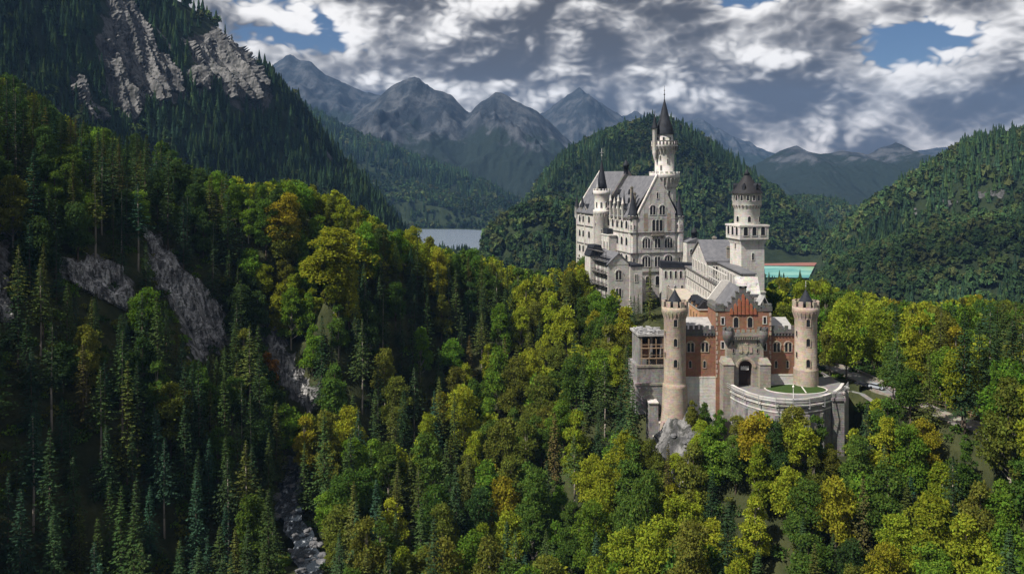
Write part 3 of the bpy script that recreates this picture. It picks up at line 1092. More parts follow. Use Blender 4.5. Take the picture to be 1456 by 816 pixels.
# wings
for x0, x1, zb, zp_ in ((-16.2, -6.95, -15.0, 1.9), (8.85, 16.2, -3.0, 2.6)):
    MB().box(x0 - 0.4, x1 + 0.05, 0.0, 9.0, zp_, 13.7).build('wing_wall', 'brick', gate)
    MB().box(x0 - 0.6, x1 + 0.05, -0.25, 9.1, zb, zp_).box(x0 - 0.6, x1 + 0.05, -0.33, -0.05, zp_ - 0.2, zp_ + 0.22).build('plinth', 'pale_stone', gate)
    w = MB()
    w.box(x0, x1, -0.45, 0.4, 14.55, 15.6)
    w.box(x0, x1, -0.12, 0.4, 13.7, 14.55)
    n = int((x1 - x0) / 0.85)
    for i in range(n):
        cx = x0 + (i + 0.5) * (x1 - x0) / n
        w.box(cx - 0.2, cx + 0.2, -0.40, -0.12, 13.9, 14.55)
    n = int((x1 - x0) / 1.5)
    for i in range(n):
        cx = x0 + (i + 0.5) * (x1 - x0) / n
        w.box(cx - 0.45, cx + 0.45, -0.42, 0.15, 15.6, 16.7)
    w.build('parapet', 'dark_stone', gate)
    w = MB()
    w.add([(x0, 0.5, 15.0), (x1, 0.5, 15.0), (x1, 9.3, 17.6), (x0, 9.3, 17.6)], [(0, 1, 2, 3)])
    w.box(x0, x1, 9.1, 9.4, 13.0, 17.5)
    w.build('wing_roof', 'metal_roof', gate)
G0 = wall_frame(0, 0, 0)
for x in (-14.0, -9.9, 10.7, 14.0):
    window(gate, G0, x, 9.2, 2.0, 2.5, 2, True, 'tower_stone', 0.3, True)
    window(gate, G0, x - (0.1 if x < 0 else 0.2), 4.6, 0.85, 2.0, 1, True, 'tower_stone', 0.2)

# middle block with its stepped gable
b = MB()
b.box(-6.9, 8.8, -0.9, 14.0, -15.0, 21.0)
b.build('middle_block', 'brick', gate)
st = []
steps = [(0.95, 27.6), (2.0, 26.2), (3.1, 24.7), (4.2, 23.2), (5.3, 22.1)]
c0 = 0.8
poly = [(c0 - 5.3, 20.9)]
for hw, zt in reversed(steps):
    poly += [(c0 - hw, poly[-1][1]), (c0 - hw, zt)] if poly[-1][1] != zt else [(c0 - hw, zt)]
for hw, zt in steps:
    poly += [(c0 + hw, zt)]
    nxt = [q for q in steps if q[0] > hw]
    poly += [(c0 + hw, nxt[0][1])] if nxt else [(c0 + hw, 20.9)]
pp = []
for q in poly:
    if not pp or (abs(q[0] - pp[-1][0]) + abs(q[1] - pp[-1][1])) > 1e-6:
        pp.append(q)
g = MB().slab(pp, -1.0, -0.1)
for hw, zt in steps:
    for s in (-1, 1):
        g.box(c0 + s * hw - 0.55 if s > 0 else c0 - hw - 0.12, c0 + hw + 0.12 if s > 0 else c0 - hw + 0.55, -1.12, 0.05, zt, zt + 0.4)
g.box(c0 - 1.1, c0 + 1.1, -1.12, 0.05, 27.65, 28.0)
g.build('stepped_gable', 'dark_stone', gate)
g = MB()
for k in range(-3, 4):
    h = 26.2 - abs(k) * 1.35
    g.slab([(c0 + k * 1.12 - 0.42, 20.0), (c0 + k * 1.12 + 0.42, 20.0), (c0 + k * 1.12 + 0.42, h - 0.9), (c0 + k * 1.12, h - 0.2), (c0 + k * 1.12 - 0.42, h - 0.9)], -1.22, -0.9)
g.build('gable_panel', 'red_brick', gate)
r = MB()
gable_roof(r, c0 - 4.8, c0 + 4.8, -0.1, 14.2, 20.9, 27.0, 0.3, 0.3)
r.build('gable_roof', 'slate', gate)
for x0, x1 in ((-7.2, c0 - 5.4), (c0 + 5.4, 9.1)):
    r = MB().box(x0, x1, -1.15, 14.1, 21.0, 22.2)
    for i in range(3):
        cx = x0 + (i + 0.5) * (x1 - x0) / 3
        r.box(cx - 0.28, cx + 0.28, -1.15, -0.3, 22.2, 23.1)
    r.build('side_battlement', 'dark_stone', gate)
r = MB()
gable_roof(r, 6.2, 8.9, 1.0, 6.0, 22.2, 24.6, 0.2, 0.2)
r.build('small_roof', 'metal_roof', gate)
GM = wall_frame(0, -0.9, 0)
for x in (-0.6, 3.4):
    window(gate, GM, x - 0.6, 16.3, 1.5, 2.9, 1, True, 'tower_stone', 0.3)
for x, z in ((-5.0, 17.2), (-5.0, 10.3), (-5.0, 4.9), (7.0, 17.4), (7.0, 9.8)):
    window(gate, GM, x, z, 0.95, 1.9, 1, False, 'pale_stone', 0.25)
for x in (-6.9, 8.8):
    q = MB()
    for k in range(14):
        ww = 0.55 if k % 2 else 0.32
        q.box(x - (0.05 if x < 0 else ww), x + (ww if x < 0 else 0.05), -1.0, -0.85, 2 + k * 1.35, 2 + k * 1.35 + 0.95)
    q.build('quoins', 'tower_stone', gate)
# rear range seen over the left wing
rr = MB().box(-9.4, -6.85, 9.6, 24.0, 8.0, 19.6)
rr = rr.build('rear_range', 'ochre_brick', gate)
RM = wall_frame(-9.4, 24.0, R(-90))
for x in (3.0, 7.0, 11.0):
    window(rr, RM, x, 16.0, 1.1, 2.0, 1, False, 'ochre_brick', 0.2)
MB().box(-9.7, -6.6, 9.3, 24.3, 19.6, 20.1).build('cornice', 'white_trim', rr)
m_ = MB()
m_.slab([(-9.9, 20.1), (-8.2, 22.2), (-6.7, 22.2), (-6.7, 20.1)], 9.2, 24.4)
m_.build('mansard_roof', 'brown_roof', rr)
RM2 = wall_frame(-9.9, 24.4, R(-90))
dormer(rr, RM2, 12.5, 20.2, 1.4, 1.3, 1.8, 'ochre_brick')
dormer(rr, RM2, 6.5, 20.2, 1.4, 1.3, 1.8, 'ochre_brick')
# steep white gable behind the middle block
m_ = MB().slab([(-6.8, 20.9), (0.8, 20.9), (0.8, 27.8), (-1.6, 27.8)], 14.3, 15.0)
m_.build('firewall', 'white_trim', gate)

# portal
p = MB()
aw, ah = 1.95, 7.4
px0, px1 = -4.4, 5.9
pc = 0.85
arch = [(pc - aw, 0), (pc - aw, ah - aw)] + [(pc + aw * math.cos(math.pi - math.pi * i / 12), ah - aw + aw * math.sin(math.pi * i / 12)) for i in range(1, 12)] + [(pc + aw, ah - aw), (pc + aw, 0)]
fr_ = [(px0, -1.5)] + [(px0, 14.2), (px1, 14.2), (px1, -1.5), (pc + aw, -1.5)] + [(a, b) for a, b in reversed(arch)] + [(pc - aw, -1.5)]
n = len(fr_)
p.slab(fr_[::-1], -3.4, -0.95)
p = p.build('portal', 'grey_stone', gate)
e = MB()
for k, (ro, ri, y) in enumerate(((aw + 0.95, aw + 0.35, -3.62), (aw + 0.35, aw + 0.02, -3.5))):
    pts_o = [(pc + ro * math.cos(math.pi * i / 16), ah - aw + ro * math.sin(math.pi * i / 16)) for i in range(17)]
    pts_i = [(pc + ri * math.cos(math.pi * i / 16), ah - aw + ri * math.sin(math.pi * i / 16)) for i in range(17)]
    v = [(a, y, c) for a, c in pts_o] + [(a, y, c) for a, c in pts_i] + [(a, -3.35, c) for a, c in pts_o]
    fs = []
    for i in range(16):
        fs += [(i, i + 1, 18 + i, 17 + i), (i, 34 + i, 35 + i, i + 1)]
    e.add(v, fs)
e.build('arch_moulding', 'tower_stone', p)
for s in (px0, px1):
    e = MB()
    e.box(s - 1.5, s + 1.5, -5.2, -0.97, -15.0 if s < 0 else -2.0, 6.6)
    e.add([(s - 1.7, -5.4, 6.6), (s + 1.7, -5.4, 6.6), (s + 1.7, -0.96, 6.6), (s - 1.7, -0.96, 6.6), (s - 1.2, -3.4, 8.2), (s + 1.2, -3.4, 8.2), (s + 1.2, -0.96, 8.2), (s - 1.2, -0.96, 8.2)],
          [(0, 1, 5, 4), (1, 2, 6, 5), (3, 0, 4, 7), (4, 5, 6, 7), (0, 3, 2, 1)])
    e.build('buttress', 'grey_stone', p)
d = MB().add([(a, -1.6, c) for a, c in arch_pts(aw * 2 + 0.1, ah + 0.05, True, 12)], [tuple(range(15))], Matrix.Translation((pc, 0, 0)))
d = d.build('gate_door', 'wood_door', p)
bb = MB()
for k in range(-3, 4):
    bb.box(pc + k * 0.5 - 0.05, pc + k * 0.5 + 0.05, -1.75, -1.62, 0.1, 5.2)
for k in range(4):
    bb.box(pc - 1.8, pc + 1.8, -1.72, -1.64, 0.8 + k * 1.3, 0.9 + k * 1.3)
bb.build('grille', 'iron', d)
bb = MB()
bb.box(pc - 1.15, pc + 1.15, -2.5, -2.42, 4.95, 5.1)
for k in range(-3, 4):
    bb.box(pc + k * 0.33 - 0.1, pc + k * 0.33 + 0.1, -2.52, -2.40, 5.1, 5.55 + 0.12 * (k % 2))
    bb.box(pc + k * 0.33 - 0.1, pc + k * 0.33 + 0.1, -2.52, -2.40, 4.55, 4.9)
bb.build('white_crest', 'rail_white', p)
e = MB()
e.slab([(pc - 0.75, 11.6), (pc - 0.75, 10.1), (pc, 9.2), (pc + 0.75, 10.1), (pc + 0.75, 11.6)][::-1], -3.65, -3.38)
for s in (-1, 1):
    e.slab([(pc + s * 1.0, 9.5), (pc + s * 1.9, 9.7), (pc + s * 1.7, 11.2), (pc + s * 1.25, 11.5), (pc + s * 0.9, 10.6)][::s and -s], -3.58, -3.38)
e.slab([(pc - 0.5, 11.75), (pc + 0.5, 11.75), (pc + 0.6, 12.4), (pc + 0.25, 12.1), (pc, 12.6), (pc - 0.25, 12.1), (pc - 0.6, 12.4)], -3.6, -3.38)
e.build('coat_of_arms', 'tower_stone', p)
bal = MB()
bal.box(px0 - 0.4, px1 + 0.4, -4.1, -0.97, 14.2, 14.7)
n = 16
for i in range(n):
    cx = px0 + (i + 0.5) * (px1 - px0) / n
    bal.box(cx - 0.17, cx + 0.17, -4.0, -3.4, 13.4, 14.2)
bal.box(px0 + 1.2, px1 - 1.2, -4.0, -3.7, 14.7, 15.4)
for i in range(6):
    cx = px0 + 1.6 + i * (px1 - px0 - 3.2) / 5
    bal.box(cx - 0.42, cx + 0.42, -4.02, -3.68, 15.4, 16.3)
bal.build('portal_parapet', 'grey_stone', p)
for s in (px0 + 0.2, px1 - 0.2):
    t = MB().lathe([(0.2, 11.2), (0.9, 12.6), (1.35, 13.6), (1.45, 14.2), (1.45, 16.0), (1.0, 16.0), (1.0, 15.6), (0.01, 15.6)], s, -3.4, 14)
    t.ring_boxes(s, -3.4, 1.02, 1.5, 16.0, 16.8, 7, 0.6)
    t.build('bartizan', 'dark_stone', p)
for x, z in ((-2.6, 9.6), (-2.6, 11.9), (4.2, 9.6), (4.2, 11.9)):
    window(p, wall_frame(0, -3.4, 0), x, z, 0.55, 1.1, 1, False, 'grey_stone', 0.16)

# ---- forecourt on its curved retaining wall ---------------------------------
rim_px = [(1036, 550), (1046, 556), (1062, 563), (1082, 569), (1104, 572.5), (1126, 573.5), (1148, 572.5), (1168, 569.5), (1184, 564.5), (1195, 557.5), (1200, 550), (1194, 543), (1182, 536), (1166, 527)]
rim = [on_level(a, b, -59.6) for a, b in rim_px]
bast = tag(empty('bastion', (0, 0, GZ)), 'curved grey retaining wall holding up the round forecourt before the brick gate', 'bastion')
back = [(rim[-1][0] - 0.5, 252.0), (84.0, 245.5), (70.0, 243.0), (60.0, 243.0)]
foot = [(76 + (x - 76) * 1.05, 240 + (y - 240) * 1.07) for x, y in rim]
mb = MB()
n = len(rim)
v = [(x, y, -0.03) for x, y in rim] + [(x, y, -26.0) for x, y in foot]
mb.add(v, [(i, n + i, n + i + 1, i + 1) for i in range(n - 1)], None, True)
mb.build('retaining_wall', 'bastion_stone', bast)
MB().add([(x, y, 0.0) for x, y in rim + back], [tuple(range(n + len(back)))]).build('forecourt', 'grey_paving', bast)


def offset(line, d):
    o = []
    for i, (x, y) in enumerate(line):
        a, b = line[max(0, i - 1)], line[min(len(line) - 1, i + 1)]
        tx, ty = b[0] - a[0], b[1] - a[1]
        L = math.hypot(tx, ty)
        o.append((x - ty / L * d, y + tx / L * d))
    return o


def strip_wall(mb, line, d0, d1, z0, z1):
    a, b = offset(line, d0), offset(line, d1)
    for i in range(len(line) - 1):
        v = [(*a[i], z0), (*a[i + 1], z0), (*b[i + 1], z0), (*b[i], z0), (*a[i], z1), (*a[i + 1], z1), (*b[i + 1], z1), (*b[i], z1)]
        mb.add(v, [(4, 5, 6, 7), (0, 1, 5, 4), (2, 3, 7, 6), (1, 2, 6, 5), (3, 0, 4, 7)])


mb = MB()
strip_wall(mb, rim[:11], 0.05, 0.55, 0.0, 0.85)
strip_wall(mb, rim[:11], -0.12, 0.72, 0.86, 1.08)
mb.build('parapet', 'pale_stone', bast)
mb = MB()
strip_wall(mb, rim[:11], -0.35, 0.02, -1.0, -0.55)
strip_wall(mb, rim[:11], -0.25, 0.02, -2.6, -2.3)
mb.build('string_course', 'pale_stone', bast)
mb = MB()
fo = offset(rim, -1.1)
for i in range(0, 11):
    x, y = fo[i]
    mb.tube((x, y, -1.4), (x, y, 1.6), 0.09, None, 5)
    if i:
        for z in (0.5, 1.05, 1.55):
            mb.tube((fo[i - 1][0], fo[i - 1][1], z), (x, y, z), 0.07, None, 5)
    mb.tube((x, y, -1.3), (rim[i][0], rim[i][1], -1.3), 0.08, None, 5)
mb.build('railing', 'galvanised', bast)
mb = MB()
for i in (2, 4, 6, 7):
    (x, y), (fx, fy) = rim[i], foot[i]
    mb.prism([(x - 0.5, y - 0.55), (x + 0.5, y - 0.55), (x + 0.5, y + 0.3), (x - 0.5, y + 0.3)], -25.5, -3.2)
mb.build('pilaster', 'bastion_stone', bast)
x, y = rim[8]
mb = MB().box(x - 0.6, x + 2.6, y - 1.4, y + 1.4, -26, -0.6).box(x - 0.9, x + 2.9, y - 1.7, y + 1.7, -0.6, 0.2).box(x - 0.5, x + 2.4, y - 1.2, y + 1.2, 0.2, 1.3)
mb.build('corner_pier', 'bastion_stone', bast)
for i in (9, 10):
    x, y = rim[i]
    mb = MB().box(x - 0.2, x + 1.0, y - 0.8, y + 0.8, -26, -0.3).box(x - 0.4, x + 1.2, y - 1.0, y + 1.0, -0.3, 0.1)
    mb.build('buttress', 'pale_stone', bast)
# oval lawn with its kerb
lc, lr = (79.2, 235.6), (8.3, 5.3)
lawn = [(lc[0] + lr[0] * math.cos(2 * math.pi * i / 40), min(lc[1] + lr[1] * math.sin(2 * math.pi * i / 40), 240.6)) for i in range(40)]
MB().prism(lawn, 0.004, 0.16).build('lawn', 'lawn', bast)
mb = MB()
strip_wall(mb, [q for q in lawn + lawn[:1]][::-1], 0.0, 0.42, 0.0, 0.22)
mb.build('kerb', 'pale_stone', bast)
mb = MB().add([(80.4, 231.2, 0.19), (80.8, 231.2, 0.19), (82.3, 240.3, 0.19), (81.9, 240.3, 0.19)], [(0, 1, 2, 3)])
mb.build('lawn_path', 'pale_stone', bast)

lamp = tag(empty('lamp_post', (*on_level(1128, 571, -59.6), GZ)), 'slim white lamp post at the rim of the forecourt before the oval lawn', 'lamp post')
MB().lathe([(0.16, 0), (0.16, 0.5), (0.08, 0.6), (0.06, 3.6)], 0, 0, 8).build('pole', 'rail_white', lamp)
MB().lathe([(0.05, 3.6), (0.2, 3.75), (0.26, 4.15), (0.1, 4.3), (0.02, 4.45)], 0, 0, 8).build('lantern', 'lamp_glass', lamp)

# ---- square tower -------------------------------------------------------------
SQ = ZC - 62.0
sq = tag(empty('square_tower', (78.8, 290.0, SQ), R(11.5)), 'tall square white stone tower with overhanging head and round drum under a conical roof', 'tower')
a = 8.6
z1 = 62 - 22.5
b = MB().box(0, a, 0, a, -4, z1).box(-0.25, a + 0.25, -0.25, a + 0.25, -4, 21.6).box(-0.4, a + 0.4, -0.4, a + 0.4, 21.6, 22.1)
b.build('shaft', 'pale_stone', sq)
ov = 1.05
zt = 62 - 16.9
h = MB().box(-ov, a + ov, -ov, a + ov, z1 + 1.8, zt - 0.6).box(-ov - 0.25, a + ov + 0.25, -ov - 0.25, a + ov + 0.25, zt - 0.6, zt)
h = h.build('tower_head', 'pale_stone', sq)
c = MB()
for k in range(5):
    q = ov * (k + 1) / 5 * (0.75 if k < 4 else 0.97)
    c.box(-q, a + q, -q, a + q, z1 - 1.0 + 0.4 * k, z1 - 1.0 + 0.4 * k + (0.4 if k < 4 else 1.25))
c.build('corbel_courses', 'pale_stone', h)
for side in range(4):
    M = Matrix.Translation((a / 2, a / 2, 0)) @ Matrix.Rotation(side * math.pi / 2, 4, 'Z') @ Matrix.Translation((-a / 2, -a / 2, 0)) @ Matrix.Translation((0, -ov, 0))
    for k in range(3):
        window(h, M, a / 2 + (k - 1) * 3.2, z1 + 2.0, 1.7, 3.0, 1, True, 'pale_stone', 0.3)
SF = wall_frame(0, 0, 0)
SLF = wall_frame(0, a, R(-90))
for z in (24.0, 33.0, 17.0):
    window(sq, SF, a * 0.5, z, 0.9, 2.4, 1, True, 'pale_stone', 0.18)
for z in (24.5, 36.5):
    window(sq, SLF, a * 0.5, z, 0.9, 2.4, 1, True, 'pale_stone', 0.18)
dx = a / 2
dr = MB().lathe([(4.4, zt), (4.4, zt + 5.8), (4.55, zt + 6.0), (4.95, zt + 6.9), (4.95, zt + 10.6), (5.1, zt + 10.6), (5.1, zt + 10.9), (4.7, zt + 10.9)], dx, dx, 32)
dr = dr.build('drum', 'pale_stone', sq)
c = MB()
for i in range(24):
    an = 2 * math.pi * i / 24
    c.tube((dx + 4.3 * math.cos(an), dx + 4.3 * math.sin(an), zt + 5.5), (dx + 4.85 * math.cos(an), dx + 4.85 * math.sin(an), zt + 6.85), 0.2, 0.28, 5)
c.build('corbels', 'grey_stone', dr)
for i in range(10):
    an = R(-90 - 11.5 + (i - 4.5) * 24)
    rwindow(dr, dx, dx, 4.95, an, zt + 8.3, 1.0, 1.9, 1, True, 'pale_stone', 0.15)
for an in (-150, -95, -40):
    rwindow(dr, dx, dx, 4.4, R(an - 11.5), zt + 0.9, 1.2, 2.0, 1, True, 'pale_stone', 0.18)
cr = MB().lathe([(5.55, zt + 10.7), (5.45, zt + 11.0), (4.0, zt + 13.0), (2.5, zt + 14.8), (1.0, zt + 17.0)], dx, dx, 24).build('conical_roof', 'brown_roof', sq)
t = MB().lathe([(0.95, zt + 16.2), (0.95, zt + 17.3), (1.15, zt + 17.4), (0.5, zt + 18.3), (0.06, zt + 19.4)], dx, dx, 10)
finial(t, dx, dx, zt + 19.2, 2.0, 0.1)
t.build('roof_lantern', 'dark_slate', cr)
for an in (-60, -120, 180, 0, 60, 120):
    x, y = dx + 3.9 * math.cos(R(an - 11.5)), dx + 3.9 * math.sin(R(an - 11.5))
    M = Matrix.Translation((x, y, 0)) @ Matrix.Rotation(R(an - 11.5 + 90), 4, 'Z')
    dd = MB().slab([(-0.5, zt + 12.2), (0.5, zt + 12.2), (0.5, zt + 13.5), (0, zt + 14.3), (-0.5, zt + 13.5)], -0.9, 1.2, M)
    dd.build('dormer', 'dark_slate', cr)

# ---- long white range (knights' side) ----------------------------------------------
KZ = ZC - 60.0
A_, B_ = Vector((69.2, 263.0)), Vector((71.2, 346.0))
kang = math.atan2(B_.y - A_.y, B_.x - A_.x)
# local x runs from far to near along the court so that y points into the building
kn = tag(empty('long_range', (B_.x, B_.y, KZ), kang + math.pi), 'long white courtyard range with rows of windows and one broad gable', 'house')
L = (B_ - A_).length
mb = MB().box(0, L, 0, 8.4, 0, 22.6).box(-0.1, L + 0.1, -0.12, 0.1, 12.6, 15.6)
mb.build('wall', 'limestone', kn)
MB().box(-0.2, L + 0.2, -0.45, 0.6, 22.6, 23.2).box(-0.2, L + 0.2, -0.25, 0.1, 19.0, 19.3).build('cornice', 'dark_stone', kn)
MB().box(-0.2, L + 0.2, 0.6, 8.6, 22.6, 23.1).build('flat_roof', 'slate', kn)
KM = wall_frame(0, 0, 0)
for i in range(17):
    window(kn, KM, 2.6 + i * 4.8, 19.5, 2.2, 2.5, 2, True, 'white_trim', 0.25)
for i in range(17):
    window(kn, KM, 2.6 + i * 4.8, 15.9, 2.0, 2.5, 2, False, 'white_trim', 0.22)
g0, g1 = 14.0, 42.0
gz, gp = 29.2, 35.4
mb = MB().slab([(g0, 23.2), (g1, 23.2), (g1, gz), ((g0 + g1) / 2, gp), (g0, gz)], 0.0, 17.0)
gb = mb.build('gable_wing', 'limestone', kn)
r = MB()
xc = (g0 + g1) / 2
sl_ = (gp - gz) / (xc - g0)
r.slab([(g0 - 0.6, gz - 0.6 * sl_), (xc, gp), (g1 + 0.6, gz - 0.6 * sl_), (g1 + 0.6, gz - 0.6 * sl_ + 0.5), (xc, gp + 0.6), (g0 - 0.6, gz - 0.6 * sl_ + 0.5)][::-1], -0.5, 17.5)
r.build('roof', 'slate', gb)
for i in range(5):
    window(gb, KM, g0 + 3.0 + i * 5.5, 24.3, 2.4, 3.4, 2, True, 'white_trim', 0.28)
window(gb, KM, xc, 30.4, 2.0, 2.6, 2, True, 'white_trim', 0.28)
KE = wall_frame(g1, 0, R(90))
for i in range(3):
    window(gb, KE, 3.0 + i * 5.0, 24.4, 2.0, 3.0, 2, True, 'white_trim', 0.25)
chimney(gb, g1 - 1.6, 8.0, 29.0, 34.6, 1.1)
chimney(gb, g0 + 3, 8.0, 29.0, 36.5, 1.3)
# set back upper storey towards the gate, behind a glazed loggia
mb = MB().box(g1 + 0.1, L - 6, 4.2, 8.2, 23.12, 28.6)
ls = mb.build('upper_storey', 'limestone', kn)
MB().box(g1 - 0.1, L - 5.6, 3.6, 8.5, 28.6, 29.0).build('flat_roof', 'slate', ls)
lo = MB()
for i in range(9):
    x = g1 + 1.2 + i * 3.6
    lo.box(x - 0.14, x + 0.14, 0.25, 0.5, 23.2, 27.4)
lo.box(g1 + 0.9, g1 + 30.2, 0.2, 0.55, 27.4, 27.75).box(g1 + 0.9, g1 + 30.2, 0.22, 0.48, 24.1, 24.25)
lo.build('loggia_frame', 'white_trim', ls)
UM = wall_frame(0, 4.2, 0)
for i in range(7):
    window(ls, UM, g1 + 3.2 + i * 4.1, 24.0, 2.4, 3.0, 2, False, 'white_trim', 0.25)
mb = MB().slab([(L - 5.5, 23.2), (L + 0.05, 23.2), (L - 3.5, 28.2)], 0.7, 8.2)
mb.build('end_firewall', 'limestone', kn)

# link gallery to the palace
lk = tag(empty('link_gallery', (62.5, 352.0, ZC - 56)), 'low grey gallery with dark roof linking palace and courtyard range', 'gallery')
MB().box(0, 13.5, 0, 6, 0, 17.6).build('wall', 'limestone', lk)
MB().box(-0.3, 13.8, -0.4, 6.4, 17.6, 18.2).slab([(-0.3, 18.2), (13.8, 18.2), (13.8, 19.2), (-0.3, 20.3)], 0.2, 6.2).build('roof', 'dark_slate', lk)
for i in range(6):
    window(lk, G0, 1.6 + i * 2.1, 13.2, 1.1, 3.2, 1, True, 'pale_stone', 0.22)
for i in range(4):
    window(lk, G0, 2.6 + i * 2.9, 8.2, 0.9, 2.2, 1, True, 'pale_stone', 0.22)
# taller stump behind it with a small domed lantern
st_ = tag(empty('stair_block', (75.0, 362.0, ZC - 56), R(12)), 'plain white stair block with green domed lantern behind the gallery', 'stair block')
MB().box(0, 9, 0, 8, 0, 27.5).build('wall', 'limestone', st_)
MB().slab([(-0.3, 27.5), (4.5, 29.2), (9.3, 27.5)], -0.2, 8.2).build('roof', 'slate', st_)
MB().lathe([(1.2, 28.4), (1.2, 31.0), (1.5, 31.1), (1.2, 32.2), (0.5, 33.0), (0.1, 34.2)], 4.5, 2.5, 12).build('lantern', 'dark_slate', st_)
for i in range(3):
    window(st_, G0, 2.0 + i * 2.5, 22.0, 1.2, 2.4, 1, True, 'pale_stone', 0.22)

# ---- upper courtyard ------------------------------------------------------------------
cy = tag(empty('upper_courtyard', (0, 0, ZC - 46.0)), 'sunlit sand coloured courtyard on a high wall beside the long white range', 'terrace')
fl = [(59.0, 256.5), (68.4, 256.5), (69.0, 264.0), (70.8, 345.0), (63.6, 345.0), (63.0, 328.0)]
MB().prism(fl, -16, 0.0).build('courtyard_floor', 'paving', cy)
mb = MB()
strip_wall(mb, [(63.6, 345.0), (63.0, 328.0), (59.0, 262.0)], -0.5, 0.0, -16.0, 1.1)
mb.build('courtyard_wall', 'grey_stone', cy)

# ---- palace ---------------------------------------------------------------------------------
PZ = ZC - 56.0
PA = R(15.5)
pal = tag(empty('palace', (50.5, 360.0, PZ), PA), 'great white stone palace with steep slate roofs, gable front and slender turrets', 'palace')
W_, L_ = 24.6, 67.0
ze, zp = 38.0, 55.2
mb = MB().box(0, W_, 0, L_, -8, ze)
mb.box(3.6, 20.6, -0.55, 0.3, -8, ze - 0.4)
mb.build('wall', 'limestone', pal)
mb = MB().slab([(3.6, ze - 0.5), (20.6, ze - 0.5), (20.6, ze + 2.0), (W_ / 2, zp + 0.9), (3.6, ze + 2.0)], -0.6, 0.5)
gf = mb.build('gable_front', 'limestone', pal)
tr = MB()
sl_ = (zp - 1.1 - ze) / (W_ / 2 - 3.6)
tr.slab([(3.3, ze + 1.7), (W_ / 2, zp + 0.9), (20.9, ze + 1.7), (20.9, ze + 2.4), (W_ / 2, zp + 1.7), (3.3, ze + 2.4)][::-1], -0.75, 0.6)
tr.build('gable_coping', 'pale_stone', gf)
tr = MB()
finial(tr, W_ / 2, 0, zp + 1.5, 2.6, 0.16)
tr.build('gable_statue', 'galvanised', gf)
r = MB()
gable_roof(r, 0.3, W_ - 0.3, 0.5, 31.0, ze + 0.4, zp, 0.5, 0.45)
r.build('front_roof', 'slate', pal)
r = MB()
gable_roof(r, -0.2, W_ + 0.2, 33.2, L_, ze + 0.4, zp + 2.2, 0.5, 0.45)
r.build('rear_roof', 'slate', pal)
fw = MB().slab([(-0.8, ze - 1), (W_ + 0.8, ze - 1), (W_ + 0.8, ze + 0.6), (W_ / 2, zp + 4.0), (-0.8, ze + 0.6)], 31.1, 33.1)
fw.build('firewall', 'dark_stone', pal)  # dark stone stands in for the shadow along the parapet edge
fw = MB().slab([(-0.6, ze - 1), (W_ + 0.6, ze - 1), (W_ + 0.6, ze + 0.8), (W_ / 2, zp + 3.6), (-0.6, ze + 0.8)], L_ - 0.9, L_ + 0.4)
fw.build('end_gable', 'limestone', pal)
# cornices and string courses
c = MB()
for z in (31.3, 22.6, 14.5):
    c.box(-0.3, W_ + 0.3, -0.82, L_ + 0.2, z, z + 0.42)
c.box(-0.55, 3.5, -0.7, L_ + 0.3, ze - 0.6, ze + 0.15).box(20.7, W_ + 0.55, -0.7, L_ + 0.3, ze - 0.62, ze + 0.13)
c.build('string_course', 'dark_stone', pal)
PF = wall_frame(0, -0.55, 0)
PF2 = wall_frame(0, 0, 0)
PL = wall_frame(0, L_, R(-90))      # left side: x runs from the far end to the near corner
cxm = W_ / 2
window(pal, wall_frame(0, -0.6, 0), cxm, 46.2, 0.9, 2.6, 1, True, 'pale_stone', 0.3)
for dx_ in (-2.0, 2.0):
    window(pal, wall_frame(0, -0.6, 0), cxm + dx_ * 1.1, 39.3, 2.7, 3.8, 2, True, 'pale_stone', 0.3, True)
window(pal, PF, cxm, 32.2, 5.0, 4.9, 3, True, 'pale_stone', 0.3)
for dx_ in (-5.2, 0.0, 5.2):
    window(pal, PF, cxm + dx_, 25.0, 3.7 if dx_ else 2.6, 4.0, 3 if dx_ else 2, True, 'pale_stone', 0.3, bool(dx_))
    window(pal, PF, cxm + dx_, 17.0, 3.9 if dx_ else 2.6, 4.3, 3 if dx_ else 2, True, 'pale_stone', 0.3, bool(dx_))
for dx_ in (-4.6, 0.0, 4.0):
    window(pal, PF, cxm + dx_, 9.0, 1.9, 4.0, 1, True, 'pale_stone', 0.3)
for x in (1.6, W_ - 1.6):
    for z in (33.6, 26.2, 18.3, 10):
        window(pal, PF2, x, z, 0.95, 2.4, 1, True, 'pale_stone', 0.25)
bl = MB().box(cxm - 3.1, cxm + 3.1, -2.0, -0.55, 30.3, 30.75)
for k in range(12):
    x = cxm - 2.95 + k * 0.535
    bl.box(x - 0.09, x + 0.09, -1.95, -1.75, 30.75, 31.6)
bl.box(cxm - 3.1, cxm + 3.1, -2.02, -1.7, 31.6, 31.8)
for k in (-2.2, 0, 2.2):
    bl.add([(cxm + k - 0.3, -1.9, 30.3), (cxm + k + 0.3, -1.9, 30.3), (cxm + k + 0.3, -0.55, 30.3), (cxm + k - 0.3, -0.55, 30.3), (cxm + k - 0.3, -0.6, 28.9), (cxm + k + 0.3, -0.6, 28.9)], [(0, 1, 5, 4), (0, 4, 3), (1, 2, 5)])
bl.build('balcony', 'grey_stone', pal)
# painted niches beside the upper windows
for s in (-1, 1):
    nb = MB().add([(cxm + s * 5.4 + q, -0.62, 32.4 + e_) for q, e_ in arch_pts(1.9, 7.6)], [tuple(range(10))])
    nb.build('painted_niche', 'tower_stone', pal)
